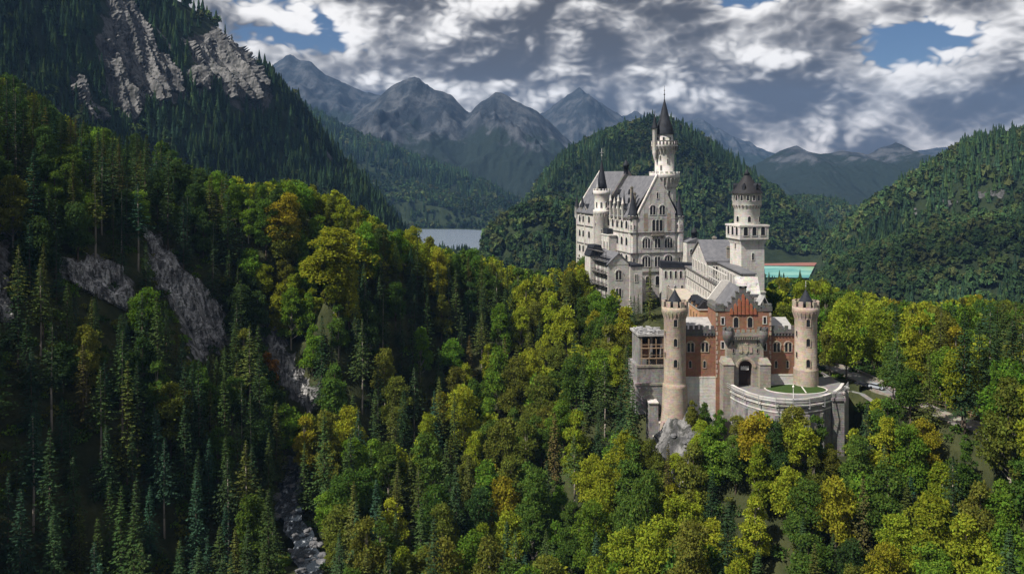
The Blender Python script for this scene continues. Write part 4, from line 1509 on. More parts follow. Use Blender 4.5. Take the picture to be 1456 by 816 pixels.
# left side windows
for z in (33.2, 26.0, 18.6, 11.6, 5.0):
    for x in (4.6, 9.6, 17.6):
        window(pal, PL, x, z, 2.7, 3.3, 1, True, 'pale_stone', 0.28)
    for x in (42.5, 47.6, 52.7, 57.8, 63.0):
        if z > 10:
            window(pal, PL, x, z, 2.5, 3.5, 1, True, 'pale_stone', 0.28)
pi = MB()
for x in (0.4, 11.6, 24.0):
    pi.box(x - 0.35, x + 0.35, -0.35, 0.1, -8, ze - 0.7, PL)
pi.build('pilaster', 'pale_stone', pal)
# dormers and turrets over the left eaves
for x in (43.0, 47.5, 52.0, 56.5):
    dormer(pal, PL, x, ze + 0.2, 2.3, 3.6, 3.2)
for x in (6.0, 13.0):
    dormer(pal, PL, x, ze + 0.2, 1.9, 2.4, 2.6)
for x, zz in ((40.6, 46.5), (45.2, 47.5), (49.8, 46.5), (54.3, 47.5), (59.2, 46.5)):
    t = MB()
    pt = PL @ Vector((x, -0.2, 0))
    t.lathe([(0.2, ze - 2.4), (0.62, ze - 1), (0.62, zz - 3.0), (0.8, zz - 2.8), (0.55, zz - 2.4), (0.06, zz)], pt.x, pt.y, 8)
    t.build('pinnacle', 'pale_stone', pal)
for x, zz in ((26.5, 50), (61.5, 51.5), (64.5, 49)):
    pt = PL @ Vector((x, 3.0, 0))
    chimney(pal, pt.x, pt.y, ze, zz, 1.0)
for x, zz in ((42.0, 45.0), (46.6, 45.6), (51.2, 45.0), (56.0, 45.8)):
    pt = PL @ Vector((x + 0.4, 1.6, 0))
    t = MB().lathe([(0.75, ze), (0.75, ze + 3.2), (0.95, ze + 3.3), (0.95, ze + 3.7)], pt.x, pt.y, 8)
    t = t.build('eaves_turret', 'limestone', pal)
    cone_roof(t, pt.x, pt.y, ze + 3.7, zz + 3.0, 0.95, 'dark_slate', 1.5, 0.15, 8)
RS = 1.4
for x, up in ((39.0, 6.2), (45.0, 3.6), (50.5, 6.4), (56.0, 3.8), (9.0, 5.0), (17.0, 5.0)):
    DM = PL @ Matrix.Translation((0, up, 0))
    zr_ = ze + 0.4 + up * RS
    b = MB().slab([(x - 0.75, zr_ - 0.6), (x + 0.75, zr_ - 0.6), (x + 0.75, zr_ + 1.2), (x, zr_ + 2.6), (x - 0.75, zr_ + 1.2)], 0, 1.9, DM)
    b = b.build('roof_dormer', 'dark_slate', pal)
    MB().box(x - 0.35, x + 0.35, -0.08, -0.01, zr_ + 0.1, zr_ + 1.1, DM).build('pane', 'glass', b)
# corner bays with dark cones
for x, y, rr_, zr, zw in ((1.6, 1.2, 2.0, 50.0, ze + 1.0), (W_ - 1.3, 1.2, 2.1, 47.6, ze + 0.6)):
    t = MB().lathe([(rr_ * 0.98, 22.8), (rr_, 23.2), (rr_, zw - 0.6), (rr_ * 1.2, zw - 0.3), (rr_ * 1.2, zw)], x, y, 8, None, False, R(22.5))
    t = t.build('corner_turret', 'limestone', pal)
    cone_roof(t, x, y, zw, zr, rr_ * 1.08, 'dark_slate', 1.8, 0.12, 8)
    for an in (-90, -180, -135):
        rwindow(t, x, y, rr_ * 0.93, R(an), 33.0, 0.7, 2.0, 1, True, 'pale_stone', 0.16)
# little turrets at the far left corner
for x, y, zr in ((0.0, L_, 46.0), (0.6, L_ - 6.5, 46.5)):
    turret(pal, x, y, 1.15, ze - 2.5, ze + 2.6, zr, 'limestone', 'dark_slate')
# lantern on the firewall
t = MB().lathe([(1.15, zp + 1.5), (1.15, zp + 5.0), (1.5, zp + 5.1), (1.5, zp + 6.0), (0.9, zp + 7.0), (0.25, zp + 8.2)], cxm - 0.5, 32.1, 10)
finial(t, cxm - 0.5, 32.1, zp + 8.0, 3.4, 0.14)
t.build('roof_lantern', 'dark_slate', pal)
# round stair tower on the left side
sx, sy, sr = -2.2, 27.5, 3.55
ts = MB().lathe([(sr, -8), (sr, 38.4), (sr + 0.25, 38.7), (sr + 0.45, 39.5), (sr + 0.45, 40.4), (sr - 0.25, 40.4), (sr - 0.25, 46.8), (sr + 0.3, 47.5), (sr + 0.45, 47.8), (sr + 0.45, 49.2), (sr - 0.2, 49.2), (sr - 0.2, 48.9), (0.01, 48.9)], sx, sy, 28)
ts = ts.build('stair_tower', 'pale_stone', pal)
MB().ring_boxes(sx, sy, sr - 0.18, sr + 0.44, 49.2, 50.1, 14, 0.55).build('merlons', 'pale_stone', ts)
c = MB()
for i in range(20):
    an = 2 * math.pi * i / 20
    c.tube((sx + (sr - .1) * math.cos(an), sy + (sr - .1) * math.sin(an), 37.3), (sx + (sr + .3) * math.cos(an), sy + (sr + .3) * math.sin(an), 39.0), 0.16, 0.2, 5)
c.build('corbels', 'pale_stone', ts)
cn = MB().lathe([(2.35, 48.9), (2.35, 50.4), (2.55, 50.5), (2.0, 53.0), (1.1, 58.0), (0.12, 63.2)], sx, sy, 16).build('cone_roof', 'dark_slate', ts)
f = MB()
finial(f, sx, sy, 63.0, 5.6, 0.16)
f.box(sx - 0.9, sx + 0.9, sy - 0.07, sy + 0.07, 66.4, 66.65)
f.build('finial', 'galvanised', cn)
for an in (-100, -140, 180, -60):
    rwindow(ts, sx, sy, sr - 0.25, R(an - 15.5), 41.6, 0.8, 2.4, 1, True, 'pale_stone', 0.18)
for z, an in ((30, -95), (22, -130), (33, -150), (13, -95)):
    rwindow(ts, sx, sy, sr, R(an - 15.5), z, 0.7, 1.8, 1, True, 'pale_stone', 0.18)
turret(ts, sx - 2.7, sy - 1.5, 0.55, 48.5, 51.0, 55.0, 'pale_stone', 'galvanised', 'pinnacle', 1.2, 8)
# terrace bay on the left side
b = MB().box(40.5, 52.0, -3.6, 0.0, 14, 29.4, PL)
b = b.build('terrace_bay', 'limestone', pal)
MB().box(40.2, 52.3, -3.9, 0.0, 29.4, 29.8, PL).build('cornice', 'pale_stone', b)
d = MB().box(43.0, 48.0, -2.9, -0.35, 29.8, 32.3, PL)
d.build('awning', 'dark_slate', b)
BM = PL @ Matrix.Translation((0, -3.6, 0))
for x in (42.6, 46.2, 49.8):
    window(b, BM, x, 23.5, 1.4, 3.2, 2, True, 'pale_stone', 0.25)
    window(b, BM, x, 17.0, 1.3, 2.8, 1, True, 'pale_stone', 0.25)
# ---- main tower
mx_, my_ = 26.0, 21.0
mt = MB().lathe([(5.2, -8), (5.2, 50.0), (5.5, 51.0)], mx_, my_, 8, None, False, R(22.5))
mt.lathe([(5.6, 51.0), (6.2, 54.6), (6.9, 55.0), (6.9, 56.2), (6.9, 57.2), (6.45, 57.2), (6.45, 56.3), (4.4, 56.3), (4.4, 65.6), (4.6, 66.2), (5.9, 69.2), (6.05, 69.5), (6.05, 71.6), (5.75, 71.6), (5.75, 70.0), (3.85, 70.0), (3.85, 75.0)], mx_, my_, 32)
mt = mt.build('main_tower', 'pale_stone', pal)
c = MB()
for i in range(24):
    an = 2 * math.pi * i / 24
    ca, sa = math.cos(an), math.sin(an)
    c.tube((mx_ + 5.15 * ca, my_ + 5.15 * sa, 50.2), (mx_ + 6.75 * ca, my_ + 6.75 * sa, 54.8), 0.24, 0.34, 5)
c.build('corbels', 'pale_stone', mt)
c = MB()
for i in range(24):
    an = 2 * math.pi * i / 24
    ca, sa = math.cos(an), math.sin(an)
    c.tube((mx_ + 4.35 * ca, my_ + 4.35 * sa, 65.6), (mx_ + 5.9 * ca, my_ + 5.9 * sa, 69.3), 0.22, 0.3, 5)
c.build('corbels', 'pale_stone', mt)
c = MB()
c.ring_boxes(mx_, my_, 5.72, 6.1, 70.0, 71.9, 24, 0.5)
c.lathe([(6.12, 71.6), (6.12, 72.0), (5.7, 72.0), (5.7, 71.6)], mx_, my_, 32)
c.ring_boxes(mx_, my_, 5.95, 6.2, 67.6, 69.4, 24, 0.45)
c.build('gallery_rail', 'dark_stone', mt)
c = MB()
c.ring_boxes(mx_, my_, 6.5, 6.98, 57.2, 57.9, 20, 0.6)
c.build('merlons', 'pale_stone', mt)
cn = MB().lathe([(4.45, 74.9), (4.45, 75.3), (3.75, 78.0), (3.05, 80.2), (3.0, 80.3), (2.75, 80.7), (1.5, 85.6), (0.14, 91.2)], mx_, my_, 20).build('cone_roof', 'dark_slate', mt)
f = MB()
finial(f, mx_, my_, 90.8, 6.4, 0.2)
f.build('finial', 'iron', cn)
for an in (-150, -105, -60, -15):
    rwindow(mt, mx_, my_, 3.85, R(an - 15.5), 71.2, 1.0, 2.4, 1, True, 'pale_stone', 0.2)
for an, z in ((-120, 58.5), (-80, 61.5), (-125, 63.0)):
    rwindow(mt, mx_, my_, 4.4, R(an - 15.5), z, 0.8, 2.2, 1, True, 'pale_stone', 0.2)
for z in (41, 46.2, 34, 25, 16):
    rwindow(mt, mx_, my_, 4.8, R(-90), z, 1.1, 3.0, 1, True, 'pale_stone', 0.22)
tt = MB().lathe([(0.2, 62.5), (1.0, 66.0), (1.05, 66.3), (1.05, 77.0), (1.3, 77.3), (1.3, 77.6)], mx_ - 5.6, my_ - 1.6, 14)
tt = tt.build('side_turret', 'pale_stone', mt)
cone_roof(tt, mx_ - 5.6, my_ - 1.6, 77.6, 84.4, 1.35, 'dark_slate', 1.4, 0.15, 12)

# ---- annex below the left side of the palace ---------------------------------------------------
an_ = tag(empty('gabled_annex', (39.3, 345.0, ZC - 56), PA), 'small white gabled annex with grey roofs and scaffolding below the palace flank', 'annex')
gw, gd = 9.2, 20.0
mb = MB().box(0, gw, 0, gd, -6, 19.6)
mb.build('wall', 'limestone', an_)
mb = MB().slab([(0, 19.5), (gw, 19.5), (gw, 20), (gw / 2, 24.0), (0, 20)], -0.08, 0.5)
mb.build('gable', 'limestone', an_)
r = MB()
gable_roof(r, 0, gw, -0.5, gd, 20.0, 24.0, 0.6, 0.35)
r.build('roof', 'slate', an_)
mb = MB().box(gw + 0.01, gw + 5.4, -1.2, 12, -6, 18.6)
lw_ = mb.build('side_wing', 'limestone', an_)
MB().box(gw + 0.2, gw + 5.7, -1.5, 12, 18.6, 19.5).build('roof', 'dark_slate', lw_)
AF = wall_frame(0, 0, 0)
AL = wall_frame(0, gd, R(-90))
window(an_, AF, gw / 2, 13.4, 2.8, 3.6, 2, True, 'pale_stone', 0.3, True)
window(an_, AF, gw / 2, 6.6, 2.6, 3.2, 2, True, 'pale_stone', 0.3)
for x in (3.5, 8.0, 12.5, 17.0):
    window(an_, AL, x, 13.0, 1.4, 3.4, 2, True, 'pale_stone', 0.25)
    window(an_, AL, x, 6.0, 1.4, 3.0, 2, True, 'pale_stone', 0.25)
window(lw_, wall_frame(0, -1.2, 0), gw + 2.7, 12.4, 1.4, 3.0, 2, True, 'pale_stone', 0.25)
mb = MB().box(-2.6, 3.5, 13.5, 20.0, 10, 22.0)
mb.build('tower_stub', 'limestone', an_)
mb = MB().slab([(-3.0, 22.0), (3.9, 22.0), (2.0, 26.6), (-1.0, 26.6)], 13.1, 20.4)
mb.build('stub_roof', 'dark_slate', an_)
sc = tag(empty('scaffold', (39.3, 345.0, ZC - 56), PA), 'thin dark scaffold standing against the left side of the gabled annex', 'scaffold')
mb, pl_ = MB(), MB()
for i in range(5):
    x = 1.0 + i * 4.6
    for yy in (-0.7, -2.0):
        mb.box(x - 0.09, x + 0.09, yy - 0.09, yy + 0.09, -4, 25.0, AL)
for z in (1, 6, 11, 16, 21, 24.8):
    for yy in (-0.7, -2.0):
        mb.box(0.6, 19.8, yy - 0.08, yy + 0.08, z + 1.0, z + 1.16, AL)
    pl_.box(0.7, 19.7, -2.1, -0.6, z - 0.1, z + 0.05, AL)
mb.build('tubes', 'iron', sc)
pl_.build('platform', 'dark_stone', sc)

# ---- building works left of the gate ------------------------------------------------------------
wk = tag(empty('unfinished_annex', (38.0, 252.0, ZC - 60.6), R(4)), 'grey unfinished annex with littered flat roof left of the gate tower', 'annex')
mb = MB().box(0, 7.4, 0, 10, 4.0, 6.0)
mb.box(0, 0.9, 0.0, 10, 6.0, 12.8).box(6.5, 7.4, 0, 10, 6.0, 12.8).box(0.9, 6.5, 6.0, 10, 6.0, 12.8).box(3.4, 4.0, 0.0, 6.0, 6, 12.8)
mb.build('wall', 'bastion_stone', wk)
MB().box(-0.6, 8.1, -0.9, 10.6, 12.8, 13.4).build('roof_slab', 'metal_roof', wk)
MB().box(0.9, 3.4, 1.6, 5.9, 6.0, 10.2).build('inner_wall', 'brick', wk)
MB().box(-1.2, 8.2, -2.6, 10.2, -3.0, 3.98).box(-2.2, 7.0, -5.4, 3.0, -9.0, -0.6).build('terrace_wall', 'bastion_stone', wk)
MB().box(-1.4, 8.4, -2.8, -2.2, 4.0, 4.7).box(-2.4, 7.2, -5.6, -5.0, -0.6, 0.0).build('terrace_parapet', 'grey_stone', wk)
mb = MB()
for i in range(40):
    x, y = rng.uniform(0, 7.4), rng.uniform(0, 9.8)
    a_ = rng.uniform(0, 3.14)
    M = Matrix.Translation((x, y, 13.4 + i * 0.011)) @ Matrix.Rotation(a_, 4, 'Z')
    l_ = rng.uniform(0.8, 3.2)
    mb.box(-l_ / 2, l_ / 2, -0.2, 0.2, 0, rng.uniform(0.1, 0.55), M)
for i in range(8):
    mb.box(-0.5 + i * 1.18, -0.42 + i * 1.18, -0.82, -0.74, 13.4, 14.5)
mb.box(-0.5, 7.9, -0.82, -0.74, 14.42, 14.5).box(-0.5, 7.9, -0.82, -0.74, 13.95, 14.02)
mb.build('boards_and_rail', 'galvanised', wk)
mb = MB()
for i in range(4):
    x = 0.3 + i * 2.2
    for yy in (-1.1, -2.1):
        mb.box(x - 0.07, x + 0.07, yy - 0.07, yy + 0.07, 4.0, 12.2)
for z in (6.4, 9.4):
    mb.box(0.1, 7.2, -2.15, -1.05, z, z + 0.12)
    for yy in (-1.1, -2.1):
        mb.box(0.1, 7.2, yy - 0.05, yy + 0.05, z + 1.0, z + 1.1)
mb.build('scaffold', 'timber', wk)
wl = tag(empty('stepped_retaining_wall', (39.5, 240.0, ZC - 70)), 'stained grey stepped retaining wall below the left gate tower', 'wall')
mb = MB().box(0, 2.6, 3.0, 9, -14, 4.5).box(2.6, 5.6, 2.0, 9, -14, -1.0).box(1.0, 3.4, -3.0, 2.0, -14, -4.6).box(3.4, 5.2, -1.4, 2.0, -14, -6.0)
mb.build('wall', 'bastion_stone', wl)
mb = MB().box(-0.2, 2.7, 2.7, 9.1, 4.5, 4.8).box(2.7, 5.8, 1.8, 9.1, -1.0, -0.7).box(0.8, 3.6, -3.2, 1.95, -4.6, -4.3)
mb.build('coping', 'pale_stone', wl)

# ---- far roofs in the valley behind the palace
for i, (x0, y0, wd, ln, ang, lab) in enumerate(((28, 1290, 26, 16, 0.1, 'long pale roofed house on the wooded shore far behind the slope trees'), (70, 1275, 12, 18, 0.3, 'small pale house beside the dark lake far left of the palace'))):
    hz = FLOOR
    hs = tag(empty('lakeside_house', (x0, y0, hz), ang), lab, 'house')
    MB().box(0, wd, 0, ln, -3, 7).build('wall', 'white_trim', hs)
    r = MB()
    r.slab([(-0.8, 6.5), (ln / 2, 12), (ln + 0.8, 6.5), (ln + 0.8, 7.0), (ln / 2, 12.7), (-0.8, 7.0)][::-1], -0.8, wd + 0.8, Matrix.Rotation(R(90), 4, 'Z') @ Matrix.Scale(-1, 4, (0, 1, 0)))
    r.build('roof', 'metal_roof' if i else 'slate', hs)
    for k in range(3):
        window(hs, G0, wd * (k + 0.5) / 3, 2.5, 1.6, 2.4, 1, False, 'white_trim', 0.3)

# ---- road, cars, fence
def ribbon(name, line, d0, d1, z, m):
    a, b = offset(line, d0), offset(line, d1)
    n = len(line)
    v = [(x, y, z) for x, y in a] + [(x, y, z) for x, y in b]
    return tag(MB().add(v, [(i, i + 1, n + i + 1, n + i) for i in range(n - 1)]).build(name, m), kind='structure')


RL = [tuple(q) for q in ROADXY]
ribbon('road', RL, -2.6, 2.6, ZC + ROAD_DZ + 0.05, 'grey_paving')
mb = MB()
strip_wall(mb, RL, 2.62, 2.95, ZC + ROAD_DZ - 1.0, ZC + ROAD_DZ + 0.18)
strip_wall(mb, RL, -2.95, -2.62, ZC + ROAD_DZ - 1.0, ZC + ROAD_DZ + 0.18)
tag(mb.build('kerb', 'grey_stone'), kind='structure')
# low roadside wall on the far side
rw = MB()
strip_wall(rw, RL[:5], 3.3, 3.8, ZC + ROAD_DZ - 1.0, ZC + ROAD_DZ + 0.85)
rw = rw.build('roadside_wall', 'grey_stone')
tag(rw, 'low grey stone wall along the far side of the road below the trees', 'wall')
fp_ = [on_level(px, py, ROAD_DZ) for px, py in ((1208, 556), (1225, 560), (1243, 572), (1262, 584))]
ribbon('footpath', fp_, -0.8, 0.8, ZC + ROAD_DZ + 0.09, 'grey_paving')
ribbon('footpath', [on_level(px, py, ROAD_DZ) for px, py in ((1270, 572), (1318, 583), (1360, 596), (1400, 606), (1440, 622))], -2.4, 2.8, ZC + ROAD_DZ + 0.095, 'forest_track')


def car(x, y, rz, body, lab):
    c = tag(empty('parked_car', (x, y, ZC + ROAD_DZ + 0.1), rz), lab, 'car', 'cars parked on the road by the gate')
    b = MB().slab([(-2.1, 0.32), (2.1, 0.32), (2.15, 0.62), (2.0, 0.86), (1.1, 0.95), (-1.9, 0.98), (-2.12, 0.8)], -0.86, 0.86)
    b.build('body', body, c)
    k = MB().add([(-1.75, -0.8, 0.96), (0.95, -0.8, 0.96), (0.95, 0.8, 0.96), (-1.75, 0.8, 0.96), (-1.35, -0.66, 1.42), (0.3, -0.66, 1.42), (0.3, 0.66, 1.42), (-1.35, 0.66, 1.42)],
                 [(0, 1, 5, 4), (1, 2, 6, 5), (2, 3, 7, 6), (3, 0, 4, 7)])
    k.build('window', 'glass', c)
    MB().add([(-1.38, -0.68, 1.42), (0.33, -0.68, 1.42), (0.33, 0.68, 1.42), (-1.38, 0.68, 1.42), (-1.2, -0.55, 1.48), (0.15, -0.55, 1.48), (0.15, 0.55, 1.48), (-1.2, 0.55, 1.48)], [(0, 1, 5, 4), (1, 2, 6, 5), (2, 3, 7, 6), (3, 0, 4, 7), (4, 5, 6, 7)]).build('roof', body, c)
    for sx_ in (-1.3, 1.3):
        for s in (-1, 1):
            M = Matrix.Translation((sx_, s * 0.8, 0.33)) @ Matrix.Rotation(R(90), 4, 'X')
            MB().lathe([(0.1, -0.12), (0.33, -0.11), (0.33, 0.11), (0.1, 0.12)], 0, 0, 12, M).build('wheel', 'rubber', c)
    for s in (-0.6, 0.6):
        MB().box(2.0, 2.14, s - 0.2, s + 0.2, 0.62, 0.78).build('headlight', 'lamp_glass', c)
    return c


cp = on_level(1227, 549, ROAD_DZ)
car(cp[0], cp[1], R(-48), 'car_dark', 'dark car parked on the road nearest to the gate forecourt')
cp = on_level(1247, 553, ROAD_DZ)
car(cp[0], cp[1], R(-52), 'car_white', 'pale silver car parked under the trees just behind the dark car')

fe = tag(empty('wooden_fence', (0, 0, ZC + ROAD_DZ)), 'pale wooden post and rail fence along the forest path', 'fence')
fl_ = [on_level(px, py, ROAD_DZ) for px, py in ((1326, 575), (1345, 580), (1363, 586), (1380, 592), (1398, 598), (1416, 605))]
po = MB()
for x, y in fl_:
    p1 = MB().box(x - 0.1, x + 0.1, y - 0.1, y + 0.1, -0.4, 1.5)
    p1.build('post', 'timber', fe)
for (x0, y0), (x1, y1) in zip(fl_[:-1], fl_[1:]):
    for z in (0.6, 1.2):
        po.tube((x0, y0, z), (x1, y1, z), 0.07, None, 5)
po.build('rail', 'timber', fe)
# ------------------------------------------------------------------ trees


def kites(base, tip_dir, side_dir, ln, wd):
    """one four-cornered leaf spray per row"""
    b = base
    tip = base + tip_dir * ln[:, None]
    mid = base + tip_dir * (ln * 0.5)[:, None]
    s = side_dir * (wd * 0.5)[:, None]
    return np.stack([b, mid + s, tip, mid - s], 1)


def unit(v):
    return v / np.maximum(np.linalg.norm(v, axis=1, keepdims=True), 1e-9)


def rand_dirs(r, n):
    return unit(r.normal(size=(n, 3)))


def broadleaf(seed, H=17.0, Rr=5.6, lobes=20, per=300, size=0.52, tall=1.0):
    lobes = int(lobes * 1.7)
    r = np.random.default_rng(seed)
    Q = []
    cs = []
    for k in range(lobes):
        a = r.uniform(0, 2 * np.pi)
        f = r.uniform(0, 1)
        z = H * (0.22 + 0.68 * f)
        rad = Rr * math.sqrt(max(0.05, 1 - ((f - 0.38) / 0.68) ** 2)) * r.uniform(0.35, 0.80)
        lr = Rr * r.uniform(0.20, 0.42) * (1.0 - 0.25 * f)
        cs.append((np.array([rad * math.cos(a), rad * math.sin(a), z]), lr))
    cs.append((np.array([0, 0, H * 0.90]), Rr * 0.30))
    cs.append((np.array([0, 0, H * 0.62]), Rr * 0.5))
    for c, lr in cs:
        n = int(per * (lr / (Rr * 0.35)) ** 2)
        d = rand_dirs(r, n)
        d[:, 2] = np.where(d[:, 2] < -0.35, -d[:, 2] * 0.6, d[:, 2])
        d = unit(d)
        rr = lr * (0.70 + 0.42 * r.random(n) ** 0.8)
        # ragged outline: sprays push out here and there
        ph = r.random(3) * 6
        rr *= 1 + 0.16 * np.sin(d[:, 0] * 5 + ph[0]) * np.sin(d[:, 1] * 5 + ph[1]) * np.sin(d[:, 2] * 4 + ph[2]) * 2
        p = c + d * rr[:, None] * np.array([1, 1, 0.86])
        tip = unit(d * 0.55 + rand_dirs(r, n) * 0.9 + np.array([0, 0, -0.15]))
        nrm = unit(d * 1.1 + rand_dirs(r, n) * 0.75 + np.array([0, 0, 0.35]))
        side = unit(np.cross(nrm, tip))
        ln = size * r.uniform(0.65, 1.45, n)
        Q.append(kites(p, tip, side, ln, ln * r.uniform(0.55, 0.85, n)))
    return np.concatenate(Q), cs


def spruce(seed, H=24.0, Rr=3.7, z0=0.10, gap=0.72, nb=8, fine=1.0, pine=False):
    r = np.random.default_rng(seed)
    Q = []
    z = H * z0
    while z < H - 0.3:
        t = (z - H * z0) / (H * (1 - z0))
        L = 1.18 * Rr * ((1 - t) ** 1.05) * (1.0 if not pine else (0.55 + 0.6 * math.sin(min(1, t * 1.3 + 0.1) * 3.0))) + 0.12
        n = max(4, int(nb * (0.6 + 0.6 * (1 - t))))
        a0 = r.uniform(0, 6.28)
        for k in range(n):
            a = a0 + 2 * np.pi * k / n + r.normal() * 0.22
            l = L * r.uniform(0.62, 1.15)
            if r.random() < 0.07:
                l *= 0.4
            droop = r.uniform(0.18, 0.5) * (1 - 0.7 * t)
            o = np.array([math.cos(a), math.sin(a), 0.0])
            sd = np.array([-math.sin(a), math.cos(a), 0.0])
            m = max(2, int(l / (0.75 / fine)))
            u = (np.arange(m) + 0.5) / m
            sp = np.outer(u * l, o) + np.array([0, 0, z + r.normal() * 0.12])
            sp[:, 2] -= droop * l * u ** 1.3 - 0.12 * l * u ** 3
            for s in (-1, 1):
                tip = unit(np.tile(o * 0.75 + sd * s * 0.8 + np.array([0, 0, -0.38]), (m, 1)) + r.normal(size=(m, 3)) * 0.2)
                ln = (0.40 + 0.20 * min(1, l) + 0.34 * l * (1 - u)) * r.uniform(0.7, 1.2, m) * 0.62
                side = unit(np.cross(tip, np.array([0, 0, 1.0])) + r.normal(size=(m, 3)) * 0.35)
                Q.append(kites(sp, tip, side, ln + 0.08 + 0.17 * min(1, l), 0.22 + 0.12 * min(1, l) + 0.12 * ln))
            tip = unit(np.tile(o + np.array([0, 0, -droop * 0.6]), (1, 1)))
            Q.append(kites(sp[-1:], tip, sd[None] + r.normal(size=(1, 3)) * 0.2, np.array([0.35 + 0.5 * min(1, l)]), np.array([0.2 + 0.22 * min(1, l)])))
        z += gap * (0.5 + 0.7 * (1 - t)) * r.uniform(0.85, 1.15)
    top = np.array([[0, 0, H - 0.9]])
    for k in range(5):
        d = unit(np.array([[math.cos(k * 1.3) * 0.22, math.sin(k * 1.3) * 0.22, 1.0]]))
        Q.append(kites(top, d, unit(np.cross(d, [[0.3, 1, 0]])), np.array([1.2]), np.array([0.25])))
    return np.concatenate(Q)


def quads_mesh(name, Q, m):
    V = Q.reshape(-1, 3)
    return np_mesh(name, V, np.arange(len(V)).reshape(-1, 4), m)


def trunk_mesh(name, H, r0, m, limbs=(), lean=0.0):
    mb = MB()
    p = (0, 0, -2.0)
    n = 5
    for i in range(n):
        t = (i + 1) / n
        q = (lean * t * t + 0.12 * math.sin(3 * t + H), 0.1 * math.sin(5 * t + H), H * t)
        mb.tube(p, q, r0 * (1 - 0.8 * (i / n)), r0 * (1 - 0.8 * t), 6)
        p = q
    for c, lr in limbs:
        zc = c[2] * 0.62
        mb.tube((0, 0, zc), tuple(c * np.array([0.85, 0.85, 0.97])), r0 * 0.38, r0 * 0.12, 4)
    me = bpy.data.meshes.new(name)
    me.from_pydata(mb.v, [], mb.f)
    me.polygons.foreach_set('use_smooth', mb.sm)
    me.materials.append(MATS[m])
    return me


BL, SP = [], []       # prototypes: (crown mesh, trunk mesh, height, radius, low detail quads, trunk quads)
for i, (H, Rr, lob) in enumerate(((17, 5.6, 20), (19, 5.2, 22), (15, 6.0, 20), (18, 4.6, 18), (20, 6.2, 24), (16, 4.9, 18), (14, 4.2, 15))):
    Q, cs = broadleaf(100 + i, H, Rr, lob)
    Ql, _ = broadleaf(100 + i, H, Rr, lob, 62, 1.15)
    BL.append((quads_mesh('crown', Q, 'leaves'), trunk_mesh('trunk', H * 0.86, 0.30, 'pale_bark' if i in (1, 3) else 'bark', cs[::2]), H, Rr, Ql))
for i, (H, Rr, z0, pine) in enumerate(((25, 3.9, 0.10, False), (27, 3.5, 0.16, False), (22, 3.6, 0.07, False), (29, 4.3, 0.22, False), (24, 3.2, 0.12, False), (26, 4.4, 0.42, True), (18, 3.2, 0.05, False))):
    Q = spruce(200 + i, H, Rr, z0, 0.92 if not pine else 1.0, 8, 1.0, pine)
    Ql = spruce(200 + i, H, Rr, z0, 1.5, 6, 0.5, pine)
    Ql = Ql.mean(1, keepdims=True) + (Ql - Ql.mean(1, keepdims=True)) * 1.55
    SP.append((quads_mesh('crown', Q, 'needles'), trunk_mesh('trunk', H * 0.97, 0.30, 'pale_bark' if pine else 'bark'), H, Rr, Ql))

# where no tree may hide what the photograph shows (the clearings as seen from the viewpoint)
CLEAR = [
    [(808, 240), (806, 398), (842, 408), (866, 413), (896, 413), (913, 418), (930, 446), (905, 460), (908, 520), (925, 600), (935, 640), (952, 640), (985, 596), (1040, 596), (1048, 585), (1072, 580), (1130, 582), (1182, 580), (1186, 636), (1203, 640), (1204, 555), (1172, 530), (1164, 515), (1168, 400), (1100, 410), (1100, 240)],
    [(386, 708), (418, 708), (454, 745), (468, 816), (470, 850), (396, 850), (404, 780)],
    [(616, 322), (690, 322), (684, 353), (622, 346)],
    [(1166, 516), (1210, 523), (1262, 545), (1258, 562), (1225, 570), (1205, 556), (1166, 536)],
    [(1368, 590), (1400, 598), (1404, 622), (1376, 612)], [(1296, 570), (1340, 578), (1338, 590), (1300, 584)],
    [(1088, 368), (1162, 368), (1160, 392), (1088, 392)],
]
SKYLINE = np.array([(-100, 80), (0, 105), (25, 112), (60, 135), (90, 168), (120, 172), (150, 185), (180, 192), (215, 190), (240, 215), (275, 238), (300, 238), (330, 252), (352, 264), (372, 262), (395, 258), (415, 256),
                    (440, 262), (455, 282), (475, 272), (500, 288), (520, 296), (542, 322), (560, 332), (580, 326), (600, 318), (618, 340), (640, 356), (660, 358), (690, 352), (715, 372), (740, 380), (770, 386), (790, 382), (815, 376),
                    (1085, 396), (1100, 400), (1130, 394), (1165, 398), (1200, 408), (1250, 424), (1300, 432), (1345, 428), (1380, 420), (1410, 425), (1456, 436), (1560, 450)])
CLEARP = CLEAR + CLIFFS


def visible_tops(x, y, ztop):
    """is the line from the eye to this point free of ground?"""
    ok = np.ones(len(x), bool)
    for u in np.linspace(0.35, 0.97, 24):
        ok &= zg(x * u, y * u) < ZC + (ztop - ZC) * u
    return ok


N = 90000
cxs, cys = rng.uniform(-300, 300, N), rng.uniform(108, 455, N)
keep = np.abs(cxs) < cys * 0.66 + 14
cxs, cys = cxs[keep], cys[keep]
czs = zg(cxs, cys)
spx, spy = scr(cxs, cys, czs)
dens = VN.fbm(cxs / 45 + 3, cys / 45, 3)
road_d = dist_line(cxs, cys, ROADXY)
str_d = dist_line(cxs, cys, STREAM)
KIND_N = VN.fbm(cxs / 38 + 50, cys / 38 + 20, 3)
cells = {}
trees = []        # x, y, z, kind, proto, scale, scale z, tint index, px, base py, top py


